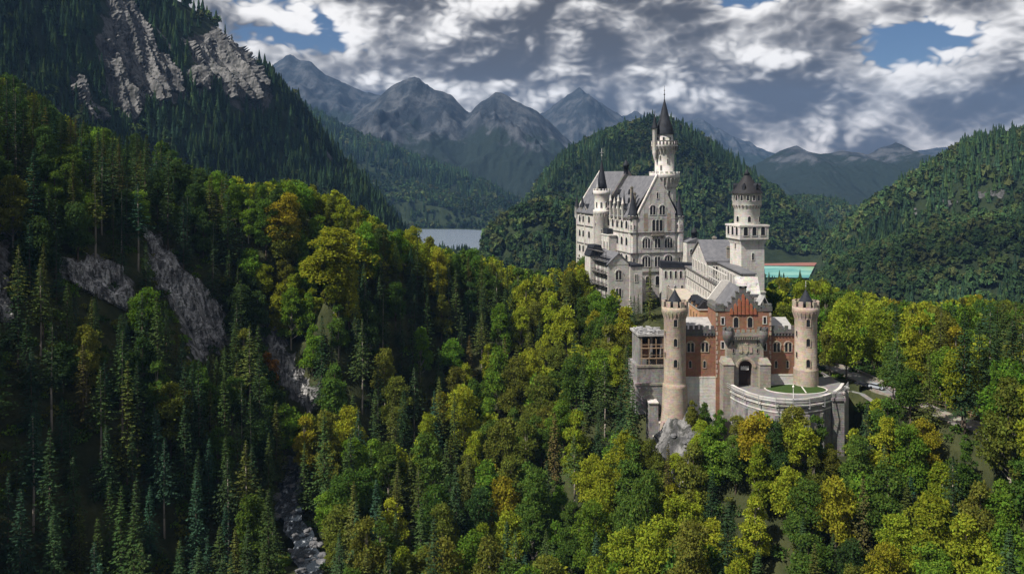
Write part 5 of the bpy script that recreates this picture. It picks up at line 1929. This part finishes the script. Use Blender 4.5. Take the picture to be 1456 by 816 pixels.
def near_castle(x, y):
    if 40 < x < 92 and 236 < y < 262:
        return True
    if math.hypot(x - 76, y - 240) < 24 and y < 262:
        return True
    if 56 < x < 84 and 258 < y < 350:
        return True
    if 74 < x < 92 and 284 < y < 306:
        return True
    u, v = x - 50.5, y - 360
    lx, ly = u * math.cos(R(15.5)) + v * math.sin(R(15.5)), -u * math.sin(R(15.5)) + v * math.cos(R(15.5))
    if -9 < lx < 34 and -4 < ly < 70:
        return True
    u, v = x - 39.3, y - 345
    lx, ly = u * math.cos(R(15.5)) + v * math.sin(R(15.5)), -u * math.sin(R(15.5)) + v * math.cos(R(15.5))
    if -4 < lx < 18 and -5 < ly < 24:
        return True
    return 33 < x < 48 and 232 < y < 266


PAL_B = {  # leaf base colours
    'yellow green': (0.185, 0.220, 0.020), 'golden green': (0.215, 0.195, 0.018), 'fresh green': (0.095, 0.170, 0.020), 'mid green': (0.062, 0.110, 0.020),
    'olive green': (0.110, 0.125, 0.022), 'rusty orange': (0.19, 0.105, 0.024), 'dark green': (0.036, 0.068, 0.020)}
PAL_S = {'dark green': (0.030, 0.054, 0.022), 'blue green': (0.026, 0.056, 0.032), 'deep green': (0.040, 0.066, 0.020), 'olive': (0.066, 0.080, 0.020), 'bronze': (0.072, 0.066, 0.022)}


def choose(r, table):
    k = r.random() * sum(w for _, w in table)
    for n, w in table:
        k -= w
        if k <= 0:
            return n
    return table[-1][0]


pyr = random.Random(5)
for i in np.argsort(rng.random(len(cxs))):
    x, y, z = cxs[i], cys[i], czs[i]
    px, py = spx[i], spy[i]
    left = (x < np.interp(y, STREAM[::1, 1], STREAM[::1, 0], left=-42, right=-60)) and not (y > 285 and px > 372)
    if road_d[i] < (4.2 if y < 236 else 5.5) or str_d[i] < 3.2 or near_castle(x, y):
        continue
    # which kind grows here
    kn = KIND_N[i]
    if left:
        conif = 0.86 if py > 430 else 0.68
        if px > 330 and py < 420:
            conif = 0.25
        conif += (kn - 0.5) * 1.2
    else:
        conif = 0.15 + (kn - 0.5) * 1.1
        if 480 < px < 660 and 420 < py < 760:
            conif += 0.38
        if px > 1370 and 440 < py < 660 and y > 196:
            conif = 0.85
        if px > 1180 and y > 255:
            conif = 0.18
    sprc = pyr.random() < conif
    # spacing
    sp = (5.2 if sprc else 6.2) * (0.85 + 0.4 * dens[i])
    if left and not sprc:
        sp *= 0.85
    g = 6.0
    ci, cj, ck = int(x // g), int(y // g), int(z // g)
    bad = False
    for a in range(ci - 2, ci + 3):
        for b in range(cj - 2, cj + 3):
            for c in range(ck - 2, ck + 3):
                for (qx, qy, qz, qs) in cells.get((a, b, c), ()):
                    d = math.sqrt((qx - x) ** 2 + (qy - y) ** 2 + 0.5 * (qz - z) ** 2)
                    if d < 0.5 * (sp + qs):
                        bad = True
                        break
                if bad:
                    break
            if bad:
                break
        if bad:
            break
    if bad:
        continue
    protos = SP if sprc else BL
    pi_ = pyr.randrange(len(protos))
    if not sprc and pi_ == 6 and pyr.random() < 0.5:
        pi_ = 0
    H, Rr = protos[pi_][2], protos[pi_][3]
    s = pyr.uniform(0.72, 1.12) if sprc else pyr.uniform(0.70, 1.10)
    sz = s * (pyr.uniform(0.9, 1.12) if sprc else pyr.uniform(1.05, 1.4))
    if px > 1370 and sprc and 440 < py < 660:
        s, sz = s * 1.25, sz * 1.08
    # cut to the height of the wood's edge as seen
    ok = False
    for k in range(7):
        tpy = HY + (ZC - (z + H * sz)) / y * F
        lim = np.interp(px, SKYLINE[:, 0], SKYLINE[:, 1])
        hw = Rr * s / y * F * 0.75
        hit = tpy < lim - 4 if not (815 < px < 1085) else False
        if not hit:
            zs_ = np.array([0.25, 0.5, 0.72, 0.9, 0.98]) * H * sz
            if sprc:
                wds = np.array([0.8, 0.65, 0.4, 0.2, 0.05]) * hw
            else:
                wds = np.array([0.4, 0.95, 1.0, 0.7, 0.3]) * hw
            ys_ = HY + (ZC - (z + zs_)) / y * F
            for poly in CLEARP:
                if in_poly(np.concatenate([px - wds, px + wds, px + 0 * wds]), np.concatenate([ys_, ys_, ys_]), poly).any():
                    # things stand behind their clearing only when nearer than it
                    if poly is CLEAR[0] and y > 352 and px < 905:
                        continue
                    if poly is CLEAR[0] and y > 262 and px > 1098:
                        continue
                    hit = True
                    break
        if not hit:
            ok = True
            break
        s, sz = s * 0.86, sz * 0.82
    if not ok or H * sz < 5.5:
        continue
    cells.setdefault((ci, cj, ck), []).append((x, y, z, sp))
    # leaf colour
    if sprc:
        t = choose(pyr, [('dark green', 4), ('blue green', 3 if left else 1), ('deep green', 3), ('olive', 1.5 if left else 2.5), ('bronze', 0.3 if left else 0.6)])
    elif left:
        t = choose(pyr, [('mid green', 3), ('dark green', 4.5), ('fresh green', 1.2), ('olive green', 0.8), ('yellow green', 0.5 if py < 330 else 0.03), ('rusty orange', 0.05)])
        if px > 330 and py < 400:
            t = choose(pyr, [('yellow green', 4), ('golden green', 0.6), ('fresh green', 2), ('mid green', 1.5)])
    else:
        up = py < 520
        t = choose(pyr, [('yellow green', 6.5 if up else 4.6), ('golden green', 0.9 if up else 0.6), ('fresh green', 2.2), ('olive green', 2.4), ('mid green', 2.6), ('rusty orange', 0.012), ('dark green', 0.8)])
    trees.append([x, y, z, sprc, pi_, s, sz, t, px, py, HY + (ZC - (z + H * sz)) / y * F, left])

# trees the photograph singles out: pixel of the foot, distance, kind, prototype, height in metres, width factor, colour, label
SPECIAL = [
    (1002, 592, 236, False, 6, 8.5, 0.9, 'mid green', 'low green tree in the shade below the plinth of the left brick wing'),
    (1024, 600, 235, False, 6, 8.0, 0.9, 'fresh green', 'low bright bush like tree at the left end of the forecourt wall'),
    (899, 655, 233, True, 0, 26.0, 1.1, 'deep green', 'broad deep green spruce hiding the left corner of the terrace wall'),
    (926, 672, 227, False, 2, 13.0, 0.8, 'olive green', 'round olive tree before the terrace wall under the unfinished annex'),
    (984, 610, 232, False, 6, 8.0, 0.8, 'olive green', 'low olive tree among the rubble under the left gate tower'),
    (1012, 640, 219, False, 5, 14.0, 1.05, 'fresh green', 'bright fresh green tree left of the curved retaining wall, below the brick wing'),
    (990, 650, 214, False, 3, 12.5, 0.9, 'yellow green', 'slim yellow green tree at the foot of the left gate tower'),
    (1078, 668, 212, False, 0, 16.0, 1.0, 'golden green', 'golden tree standing before the middle of the curved retaining wall'),
    (1128, 672, 211, False, 1, 17.0, 1.0, 'olive green', 'olive green tree covering the right half of the curved retaining wall'),
    (1160, 668, 214, False, 3, 14.0, 0.85, 'mid green', 'narrow green tree beside the corner pier of the curved retaining wall'),
    (924, 452, 338, True, 6, 20.0, 0.95, 'olive', 'pointed olive tree standing against the bare wall under the palace gable'),
    (893, 610, 243, True, 1, 30.0, 1.0, 'dark green', 'dark spruce just left of the unfinished annex and its scaffold'),
    (950, 690, 218, True, 4, 20.0, 1.0, 'bronze', 'brownish spruce in front of the stepped retaining wall'),
    (1372, 618, 199, True, 3, 29.0, 1.05, 'dark green', 'tall dark conifer with bare stem at the near edge of the forest path'),
    (1408, 606, 204, True, 5, 29.0, 1.15, 'deep green', 'great dark pine behind the post and rail fence'),
    (1440, 615, 200, True, 0, 27.0, 1.3, 'dark green', 'broad dark conifer right of the post and rail fence'),
    (1338, 575, 226, True, 5, 26.0, 1.0, 'olive', 'olive pine at the left end of the post and rail fence'),
    (470, 425, 290, False, 4, 25.0, 1.35, 'yellow green', 'big sunlit yellow green tree on the saddle left of the lake'),
    (505, 420, 296, False, 2, 23.0, 1.15, 'yellow green', 'sunlit round tree right of the biggest tree on the saddle'),
    (392, 365, 290, False, 0, 20.0, 1.05, 'golden green', 'golden tree topping the left slope against the shaded mountain'),
    (190, 850, 172, True, 3, 30.0, 1.1, 'deep green', 'tall deep green spruce with visible stem at the bottom of the shaded slope'),
    (380, 560, 258, False, 5, 14.0, 0.9, 'rusty orange', 'rust coloured tree between the two lower cliffs of the shaded slope'),
]
for px, py, D, sprc, pi_, hh, wf, t, lab in SPECIAL:
    if px < 520 and D > 240:
        hd = ray_hit(np.array([float(px)]), np.array([float(py)]), 200, 380, 400)[0]
        D = hd if hd == hd else D
    x, y, _ = at(px, py, D)
    z = float(zg(np.array([x]), np.array([y]))[0])
    protos = SP if sprc else BL
    H = protos[pi_][2]
    want = at(px, py, D)[2]
    top = want + hh
    sz = min(max(0.35, (top - z) / H), hh / H * 1.25)
    top = z + sz * H
    trees.append([x, y, z, sprc, pi_, hh / H * wf, sz, t, px, HY + (ZC - z) / y * F, HY + (ZC - top) / y * F, px < 420, lab])

# how much of each tree the photograph shows: paint them near to far on a coarse sheet
BW, BH = 364, 204
buf = np.zeros((BH, BW), bool)
yy_, xx_ = np.mgrid[0:BH, 0:BW]
xa, ya = np.array([t[0] for t in trees]), np.array([t[1] for t in trees])
ta = np.array([t[2] + (SP if t[3] else BL)[t[4]][2] * t[6] for t in trees])
vis = visible_tops(xa, ya, ta)
seen = np.zeros(len(trees), int)
for i in np.argsort(ya):
    t = trees[i]
    if not vis[i]:
        continue
    Hh = t[9] - t[10]
    hw = (SP if t[3] else BL)[t[4]][3] * t[5] / t[1] * F
    cx_, x0, x1 = t[8] / 4, int((t[8] - hw) / 4) - 1, int((t[8] + hw) / 4) + 2
    y0, y1 = int(t[10] / 4), int(t[9] / 4) + 1
    x0, x1, y0, y1 = max(0, x0), min(BW, x1), max(0, y0), min(BH, y1)
    if x0 >= x1 or y0 >= y1:
        continue
    yy, xx = yy_[y0:y1, x0:x1], xx_[y0:y1, x0:x1]
    f = (yy * 4 - t[10]) / max(1, Hh)
    if t[3]:
        m = np.abs(xx * 4 - t[8]) < hw * np.clip(f * 1.05, 0, 1)
    else:
        m = ((xx * 4 - t[8]) / hw) ** 2 + ((f - 0.38) / 0.40) ** 2 < 1
    seen[i] = int((m & ~buf[y0:y1, x0:x1]).sum())
    buf[y0:y1, x0:x1] |= m

LAND = [('the stream', 432, 760), ('the largest cliff', 285, 440), ('the cliff above the stream', 415, 520), ('the upper left cliff', 140, 400), ('the cliff at the left edge', 5, 385),
        ('the lake', 650, 345), ('the left gate tower', 950, 560), ('the unfinished annex', 915, 500), ('the gabled annex', 870, 410), ('the curved retaining wall', 1115, 610),
        ('the bastion corner', 1190, 640), ('the right gate tower', 1165, 480), ('the parked cars', 1238, 550), ('the path fence', 1370, 590), ('the saddle', 470, 330),
        ('the shaded mountain', 250, 230), ('the top left corner', 60, 170), ('the bottom left corner', 60, 760), ('the bottom right corner', 1400, 760), ("the sunlit slope's middle", 690, 560),
        ('the lower sunlit slope', 720, 760), ('the ridge beside the palace', 740, 420), ('the gorge edge', 520, 600), ('the slope under the gate', 980, 740), ('the slope under the bastion', 1180, 740),
        ('the bright field', 1120, 400), ('the forest path', 1300, 640), ('the shaded slope foot', 260, 680), ("the shaded slope's middle", 140, 560), ('the shaded slope top', 330, 310), ('the right wood', 1300, 470)]
DIRS = ['right of', 'below and right of', 'below', 'below and left of', 'left of', 'above and left of', 'above', 'above and right of']
ORD = ['', 'second', 'third', 'fourth', 'fifth', 'sixth', 'seventh', 'eighth', 'ninth', 'tenth', 'eleventh', 'twelfth', 'thirteenth', 'fourteenth', 'fifteenth']


def plain_name(t):
    k = 'spruce' if t[3] else 'broadleaf tree'
    if t[3] and t[4] == 5:
        k = 'pine'
    h = (t[9] - t[10])
    size = 'tall ' if h > (130 if t[3] else 108) else ('small ' if h < (62 if t[3] else 52) else '')
    return size + t[7] + ' ' + k


GROUPS = {True: 'conifers on the slopes', False: 'broadleaf trees on the slopes'}
order = np.argsort(-seen)
indiv = []
cnt = {True: 0, False: 0}
for i in order:
    t = trees[i]
    if len(t) > 12 and seen[i] == 0:
        seen[i] = 1
    if (cnt[t[3]] < 290 and seen[i] > 0) or len(t) > 12:
        indiv.append(i)
        cnt[t[3]] += 1
iset = set(indiv)
names = {}
for i in indiv:
    t = trees[i]
    if len(t) > 12:
        continue
    mx, my = t[8], t[10] + 0.35 * (t[9] - t[10])
    k = min(range(len(LAND)), key=lambda q: math.hypot(LAND[q][1] - mx, LAND[q][2] - my))
    dx_, dy_ = mx - LAND[k][1], my - LAND[k][2]
    d = math.hypot(dx_, dy_)
    dr = DIRS[int(((math.degrees(math.atan2(dy_, dx_)) % 360) + 22.5) // 45) % 8]
    names.setdefault((plain_name(t), dr, LAND[k][0]), []).append((d, i))
labels = {}
for (pn, dr, ln), lst in names.items():
    lst.sort()
    for q, (d, i) in enumerate(lst):
        labels[i] = (('nearest ' if len(lst) > 1 else '') if not q else ORD[min(q, 14)] + ' nearest ') + f'{pn} {dr} {ln}'
for i in indiv:
    t = trees[i]
    P = (SP if t[3] else BL)[t[4]]
    lab = t[12] if len(t) > 12 else labels[i]
    kind = 'pine_tree' if (t[3] and t[4] == 5) else ('spruce_tree' if t[3] else 'broadleaf_tree')
    o = bpy.data.objects.new(kind, None)
    COL.objects.link(o)
    o.location = (t[0], t[1], t[2])
    o.rotation_euler = (0, 0, pyr.uniform(0, 6.28))
    o.scale = (t[5], t[5], t[6])
    tag(o, lab, 'tree', GROUPS[t[3]])
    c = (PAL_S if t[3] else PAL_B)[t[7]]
    v = pyr.uniform(0.8, 1.25) * (0.92 if t[11] and t[9] > 420 else 1.0)  # tint darkened low on the left slope: shade put into the leaf colour
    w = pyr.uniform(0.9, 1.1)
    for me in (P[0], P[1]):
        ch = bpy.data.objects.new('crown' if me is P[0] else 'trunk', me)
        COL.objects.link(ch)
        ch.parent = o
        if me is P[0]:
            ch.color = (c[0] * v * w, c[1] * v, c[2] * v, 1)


def assemble(name, items, m, kind='stuff'):
    """one mesh of many trees: items are (quads, x, y, z, rot, s, sz, colour)"""
    Vs, Cs = [], []
    for Q, x, y, z, rot, s, sz, c in items:
        ca, sa = math.cos(rot) * s, math.sin(rot) * s
        P = np.empty_like(Q)
        P[..., 0] = Q[..., 0] * ca - Q[..., 1] * sa + x
        P[..., 1] = Q[..., 0] * sa + Q[..., 1] * ca + y
        P[..., 2] = Q[..., 2] * sz + z
        Vs.append(P.reshape(-1, Q.shape[-1]))
        Cs.append(np.tile(np.array([c[0], c[1], c[2], 1.0]), (Q.shape[0] * Q.shape[1], 1)))
    if not Vs:
        return None
    V = np.concatenate(Vs)
    k = items[0][0].shape[1]
    me = np_mesh(name, V, np.arange(len(V)).reshape(-1, k), m, {'tint': ('POINT', 'FLOAT_COLOR', np.concatenate(Cs))})
    return tag(obj(name, me), kind=kind)


for sprc in (False, True):
    it = []
    for i, t in enumerate(trees):
        if i in iset or t[3] != sprc:
            continue
        c = (PAL_S if sprc else PAL_B)[t[7]]
        v = pyr.uniform(0.8, 1.25) * (0.92 if t[11] and t[9] > 420 else 1.0)  # same darker tint low on the left, in place of shade
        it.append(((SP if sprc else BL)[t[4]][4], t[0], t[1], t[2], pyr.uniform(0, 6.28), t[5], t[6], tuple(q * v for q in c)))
    o = assemble('spruce_woodland' if sprc else 'broadleaf_woodland', it, 'wood_needles' if sprc else 'wood_leaves')
    if o:
        tag(o, 'dark spruces filling the gaps of the wood' if sprc else 'green broadleaf trees filling the gaps of the wood', 'woodland')
print('trees', len(trees), 'individual', len(indiv), cnt)

# undergrowth on the near ground
u = []
for k in range(5):
    r_ = np.random.default_rng(400 + k)
    n = 110
    d = rand_dirs(r_, n)
    d[:, 2] = np.abs(d[:, 2])
    p = d * np.array([1.7, 1.7, 1.3]) * (0.6 + 0.5 * r_.random((n, 1)))
    tip = unit(d * 0.6 + rand_dirs(r_, n))
    side = unit(np.cross(unit(d + rand_dirs(r_, n) * 0.7), tip))
    ln = r_.uniform(0.4, 0.9, n)
    u.append(kites(p, tip, side, ln, ln * 0.7))
it = []
k = 0
for q in rng.permutation(len(cxs)):
    if k > 5200:
        break
    x, y, z = cxs[q], cys[q], czs[q]
    if road_d[q] < 3.6 or str_d[q] < 2.6 or near_castle(x, y) or (y > 330 and x < 60):
        continue
    if rock_near(np.array([x]), np.array([y]), np.array([z]))[0] > 0 and pyr.random() < 0.85:
        continue
    k += 1
    c = PAL_B[pyr.choice(['mid green', 'dark green', 'olive green', 'fresh green'])]
    s = pyr.uniform(0.5, 1.3)
    it.append((u[k % 5], x, y, z - 0.1, pyr.uniform(0, 6.28), s, s, c))
assemble('undergrowth', it, 'wood_leaves')

# ---- the woods on the far hills, as masses


def far_conifer(seed, tiers=7, seg=7):
    r = np.random.default_rng(seed)
    T = []
    H, Rr = 22.0, 3.6
    for k in range(tiers):
        t = k / tiers
        z1 = H * (0.06 + 0.94 * t)
        z2 = z1 + H * 0.94 / tiers * 1.7
        rad = Rr * (1 - t) ** 0.9 + 0.3
        a0 = r.uniform(0, 6.28)
        for j in range(seg):
            a = a0 + 2 * np.pi * j / seg + r.normal() * 0.15
            rr = rad * r.uniform(0.7, 1.2)
            da = np.pi / seg * 0.95
            T.append([[0.2 * math.cos(a), 0.2 * math.sin(a), min(z2, H)], [rr * 0.75 * math.cos(a - da), rr * 0.75 * math.sin(a - da), z1 + r.uniform(0, 0.8)], [rr * math.cos(a), rr * math.sin(a), z1 - r.uniform(0, 0.6)]])
            T.append([[0.2 * math.cos(a), 0.2 * math.sin(a), min(z2, H)], [rr * math.cos(a), rr * math.sin(a), z1 - r.uniform(0, 0.6)], [rr * 0.75 * math.cos(a + da), rr * 0.75 * math.sin(a + da), z1 + r.uniform(0, 0.8)]])
    return np.array(T)


def far_broad(seed, n=120, size=2.2):
    r = np.random.default_rng(seed)
    H, Rr = 15.0, 5.0
    L = []
    for k in range(9):
        a, f = r.uniform(0, 6.28), r.random()
        rad = Rr * 0.62 * math.sqrt(max(0.1, 1 - (f - 0.3) ** 2 * 1.6))
        L.append((np.array([rad * math.cos(a), rad * math.sin(a), H * (0.35 + 0.5 * f)]), Rr * r.uniform(0.32, 0.5)))
    c = L[0][0] * 0
    idx = r.integers(0, len(L), n)
    d = rand_dirs(r, n)
    d[:, 2] = np.where(d[:, 2] < -0.3, -d[:, 2], d[:, 2])
    p = np.array([L[i][0] for i in idx]) + d * np.array([L[i][1] for i in idx])[:, None]
    nr = unit(d + rand_dirs(r, n) * 0.35)
    t1 = unit(np.cross(nr, rand_dirs(r, n)))
    t2 = np.cross(nr, t1)
    s = size * r.uniform(0.6, 1.3, n)[:, None]
    return np.stack([p + t1 * s, p - t1 * s * 0.6 + t2 * s * 0.8, p - t1 * s * 0.6 - t2 * s * 0.8], 1)


FC = [far_conifer(500 + k) for k in range(5)]
FB_ = [far_broad(520 + k) for k in range(5)]
FC2 = [far_conifer(540 + k, 4, 5) for k in range(5)]
FB2 = [far_broad(560 + k, 44, 3.4) for k in range(5)]
COLS_S = [(0.020, 0.040, 0.018), (0.026, 0.048, 0.020), (0.032, 0.054, 0.018), (0.022, 0.044, 0.024)]
COLS_B = [(0.034, 0.058, 0.020), (0.048, 0.070, 0.022), (0.027, 0.050, 0.020), (0.050, 0.060, 0.022), (0.031, 0.058, 0.022)]


def far_wood(name, lab, X, Y, Z, RK, ymin, ymax, spacing, protoC, protoB, scale, xlim, conif0):
    area = (xlim[1] - xlim[0]) * (ymax - ymin)
    n = int(area / spacing ** 2 * 2.6)
    x, y = rng.uniform(*xlim, n), rng.uniform(ymin, ymax, n)
    z = grid_lookup(X, Y, Z, x, y)
    rk = grid_lookup(X, Y, RK, x, y)
    px, py = scr(x, y, z)
    dzdx = np.abs(grid_lookup(X, Y, Z, x + 10, y) - z) / 10
    dzdy = np.abs(grid_lookup(X, Y, Z, x, y + 10) - z) / 10
    ok = (px > -260) & (px < 1620) & (py < 500) & (rk < 0.35)
    ok &= rng.random(n) < np.sqrt(1 + dzdx ** 2 + dzdy ** 2) / 2.6
    e1 = ((x + 250) / 312) ** 2 + ((y - 1990) / 403) ** 2
    e2 = ((x - 45) / 80) ** 2 + ((y - 1440) / 100) ** 2
    ok &= (e1 > 1.12) & (e2 > 1.15)
    q = [fp[0], fp[1], fp2[2], fp2[3]]
    ok &= ~in_poly(x, y, [(a - 14 * (1 if k in (0, 3) else -1), b - 24 * (1 if k in (0, 1) else -0.3)) for k, (a, b) in enumerate(q)])
    top = z + 20
    tx, ty = scr(x, y, top)
    for k_, poly in enumerate((CLEAR[2], CLEAR[6])):
        lim_ = (2360, 1440)[k_]
        for f_ in (0.0, 0.35, 0.7, 1.0):
            ok &= ~(in_poly(px, py + (ty - py) * f_, poly) & (y < lim_))
    # drop what hills in front hide
    u_ok = np.ones(n, bool)
    for u in np.linspace(0.12, 0.975, 40):
        xs_, ys_ = x * u, y * u
        zz = np.where(ys_ < 460, zg(xs_, ys_) + 6, grid_lookup(mX, mY, mZ, xs_, np.clip(ys_, 460, 2590)))
        zz = np.where((ys_ > 2590) & (Y.max() > 2600), grid_lookup(X, Y, Z, xs_, ys_), zz)
        u_ok &= zz < ZC + (top - ZC) * u + 4
    ok &= u_ok
    idx = np.nonzero(ok)[0]
    mixn = VN.fbm(x / 140 + 30, y / 140, 3) + 0.25 * (VN.fbm(x / 40, y / 40 + 9, 2) - 0.5)
    left = x < -130
    stand = np.clip((VN.fbm(x / 95 + 70, y / 95 + 12, 3) - 0.28) / 0.44, 0, 1)
    it = []
    for i in idx:
        con = pyr.random() < conif0 + (mixn[i] - 0.5) * 2.6 + (0.35 if left[i] and y[i] < 2100 else 0) + (0.25 if z[i] > FLOOR + 120 else 0)
        s = scale * (0.5 + 0.85 * pyr.random() ** 1.2)
        if con:
            c = COLS_S[pyr.randrange(4)]
            Q = protoC[pyr.randrange(5)]
        else:
            c = COLS_B[pyr.randrange(5)]
            Q = protoB[pyr.randrange(5)]
        v = pyr.uniform(0.8, 1.25) * (0.55 + 0.9 * stand[i])
        it.append((Q, x[i], y[i], z[i] - 0.5, pyr.uniform(0, 6.28), s, s * pyr.uniform(0.85, 1.2), tuple(q_ * v for q_ in c)))
    con = [q_ for q_ in it]
    print(name, len(it))
    o = assemble(name, con, 'far_leaves')
    tag(o, lab, 'wood')


far_wood('hillside_forest', 'mixed forest covering the valley and the nearer hillsides', mX, mY, mZ, mRK, 462, 1050, 7.2, FC, FB_, 0.85, (-720, 800), 0.30)
far_wood('hill_forest', 'mixed forest covering the hills and flat valley beyond the castle', mX, mY, mZ, mRK, 1050, 2580, 9.0, FC2, FB2, 0.95, (-720, 1400), 0.36)
far_wood('distant_forest', 'hazy forest on the far foothills', fX, fY, fZ, fRK, 2600, 4300, 17.0, FC2, FB2, 1.5, (-1500, 2300), 0.5)

# boulders in the stream bed
bp = []
for k in range(4):
    import bmesh
    bm = bmesh.new()
    bmesh.ops.create_icosphere(bm, subdivisions=2, radius=1.0)
    r_ = random.Random(k)
    for v in bm.verts:
        v.co *= 1 + r_.uniform(-0.22, 0.22)
        v.co.z *= 0.65
    me = bpy.data.meshes.new('boulder')
    bm.to_mesh(me)
    bm.free()
    me.materials.append(MATS['wet_rock'])
    bp.append(me)
sl_pts = [(float(np.interp(y, STREAM[:, 1], STREAM[:, 0])), y, float(np.interp(y, STREAM[:, 1], STREAM_Z))) for y in np.arange(182, 262, 2.5)]
v = []
for i, (x, y, z) in enumerate(sl_pts):
    w_ = 3.2 + 0.8 * math.sin(i * 1.3)
    v += [(x - w_, y, z - 0.1), (x, y, z - 0.2 + 0.25 * math.sin(i * 2.1)), (x + w_, y, z - 0.1)]
fs = []
for i in range(len(sl_pts) - 1):
    a = i * 3
    fs += [(a, a + 1, a + 4, a + 3), (a + 1, a + 2, a + 5, a + 4)]
st_m = MB().add(v, fs, None, True).build('stream', 'stream_water')
tag(st_m, kind='structure')
for k in range(46):
    x, y, z = sl_pts[pyr.randrange(6, len(sl_pts))]
    o = bpy.data.objects.new('boulder', bp[k % 4])
    COL.objects.link(o)
    s = pyr.uniform(0.35, 1.35)
    o.location = (x + pyr.uniform(-4.2, 4.2), y + pyr.uniform(-1, 1), z - 0.1)
    o.scale = (s * pyr.uniform(0.8, 1.3), s, s)
    o.rotation_euler.z = pyr.uniform(0, 6)
    tag(o, 'grey boulder lying in the white water of the gorge stream', 'boulder', 'boulders in the stream')

for k in range(60):
    a_, q_ = pyr.uniform(0, 6.28), pyr.random() ** 0.6
    x, y = 49 + 13 * q_ * math.cos(a_), 232 + 9 * q_ * math.sin(a_)
    if y > 236.5 or math.hypot(x - 46.5, y - 241) < 5.2:
        continue
    o = bpy.data.objects.new('boulder', bp[k % 4])
    COL.objects.link(o)
    s = pyr.uniform(0.4, 1.5)
    o.location = (x, y, float(zg(np.array([x]), np.array([y]))[0]))
    o.scale = (s * pyr.uniform(0.8, 1.3), s, s * pyr.uniform(0.7, 1.2))
    o.rotation_euler.z = pyr.uniform(0, 6)
    tag(o, 'pale grey boulder in the rubble slope under the left gate tower', 'boulder', 'rubble under the gate tower')

# ------------------------------------------------------------------ air
def haze(density, color):
    m = bpy.data.materials.new('air')
    m.use_nodes = True
    t = NT(m.node_tree)
    v = t.n('ShaderNodeVolumePrincipled', {'Color': color + (1,), 'Density': density, 'Anisotropy': 0.1})
    o = t.n('ShaderNodeOutputMaterial')
    m.node_tree.links.new(v.outputs[0], o.inputs['Volume'])
    MATS['air'] = m
    return tag(MB().box(-11600, 11600, -2600, 8710, FLOOR - 13.5, ZC + 860).build('haze', 'air'), kind='stuff')


haze(4.4e-5, (0.25, 0.48, 0.92))
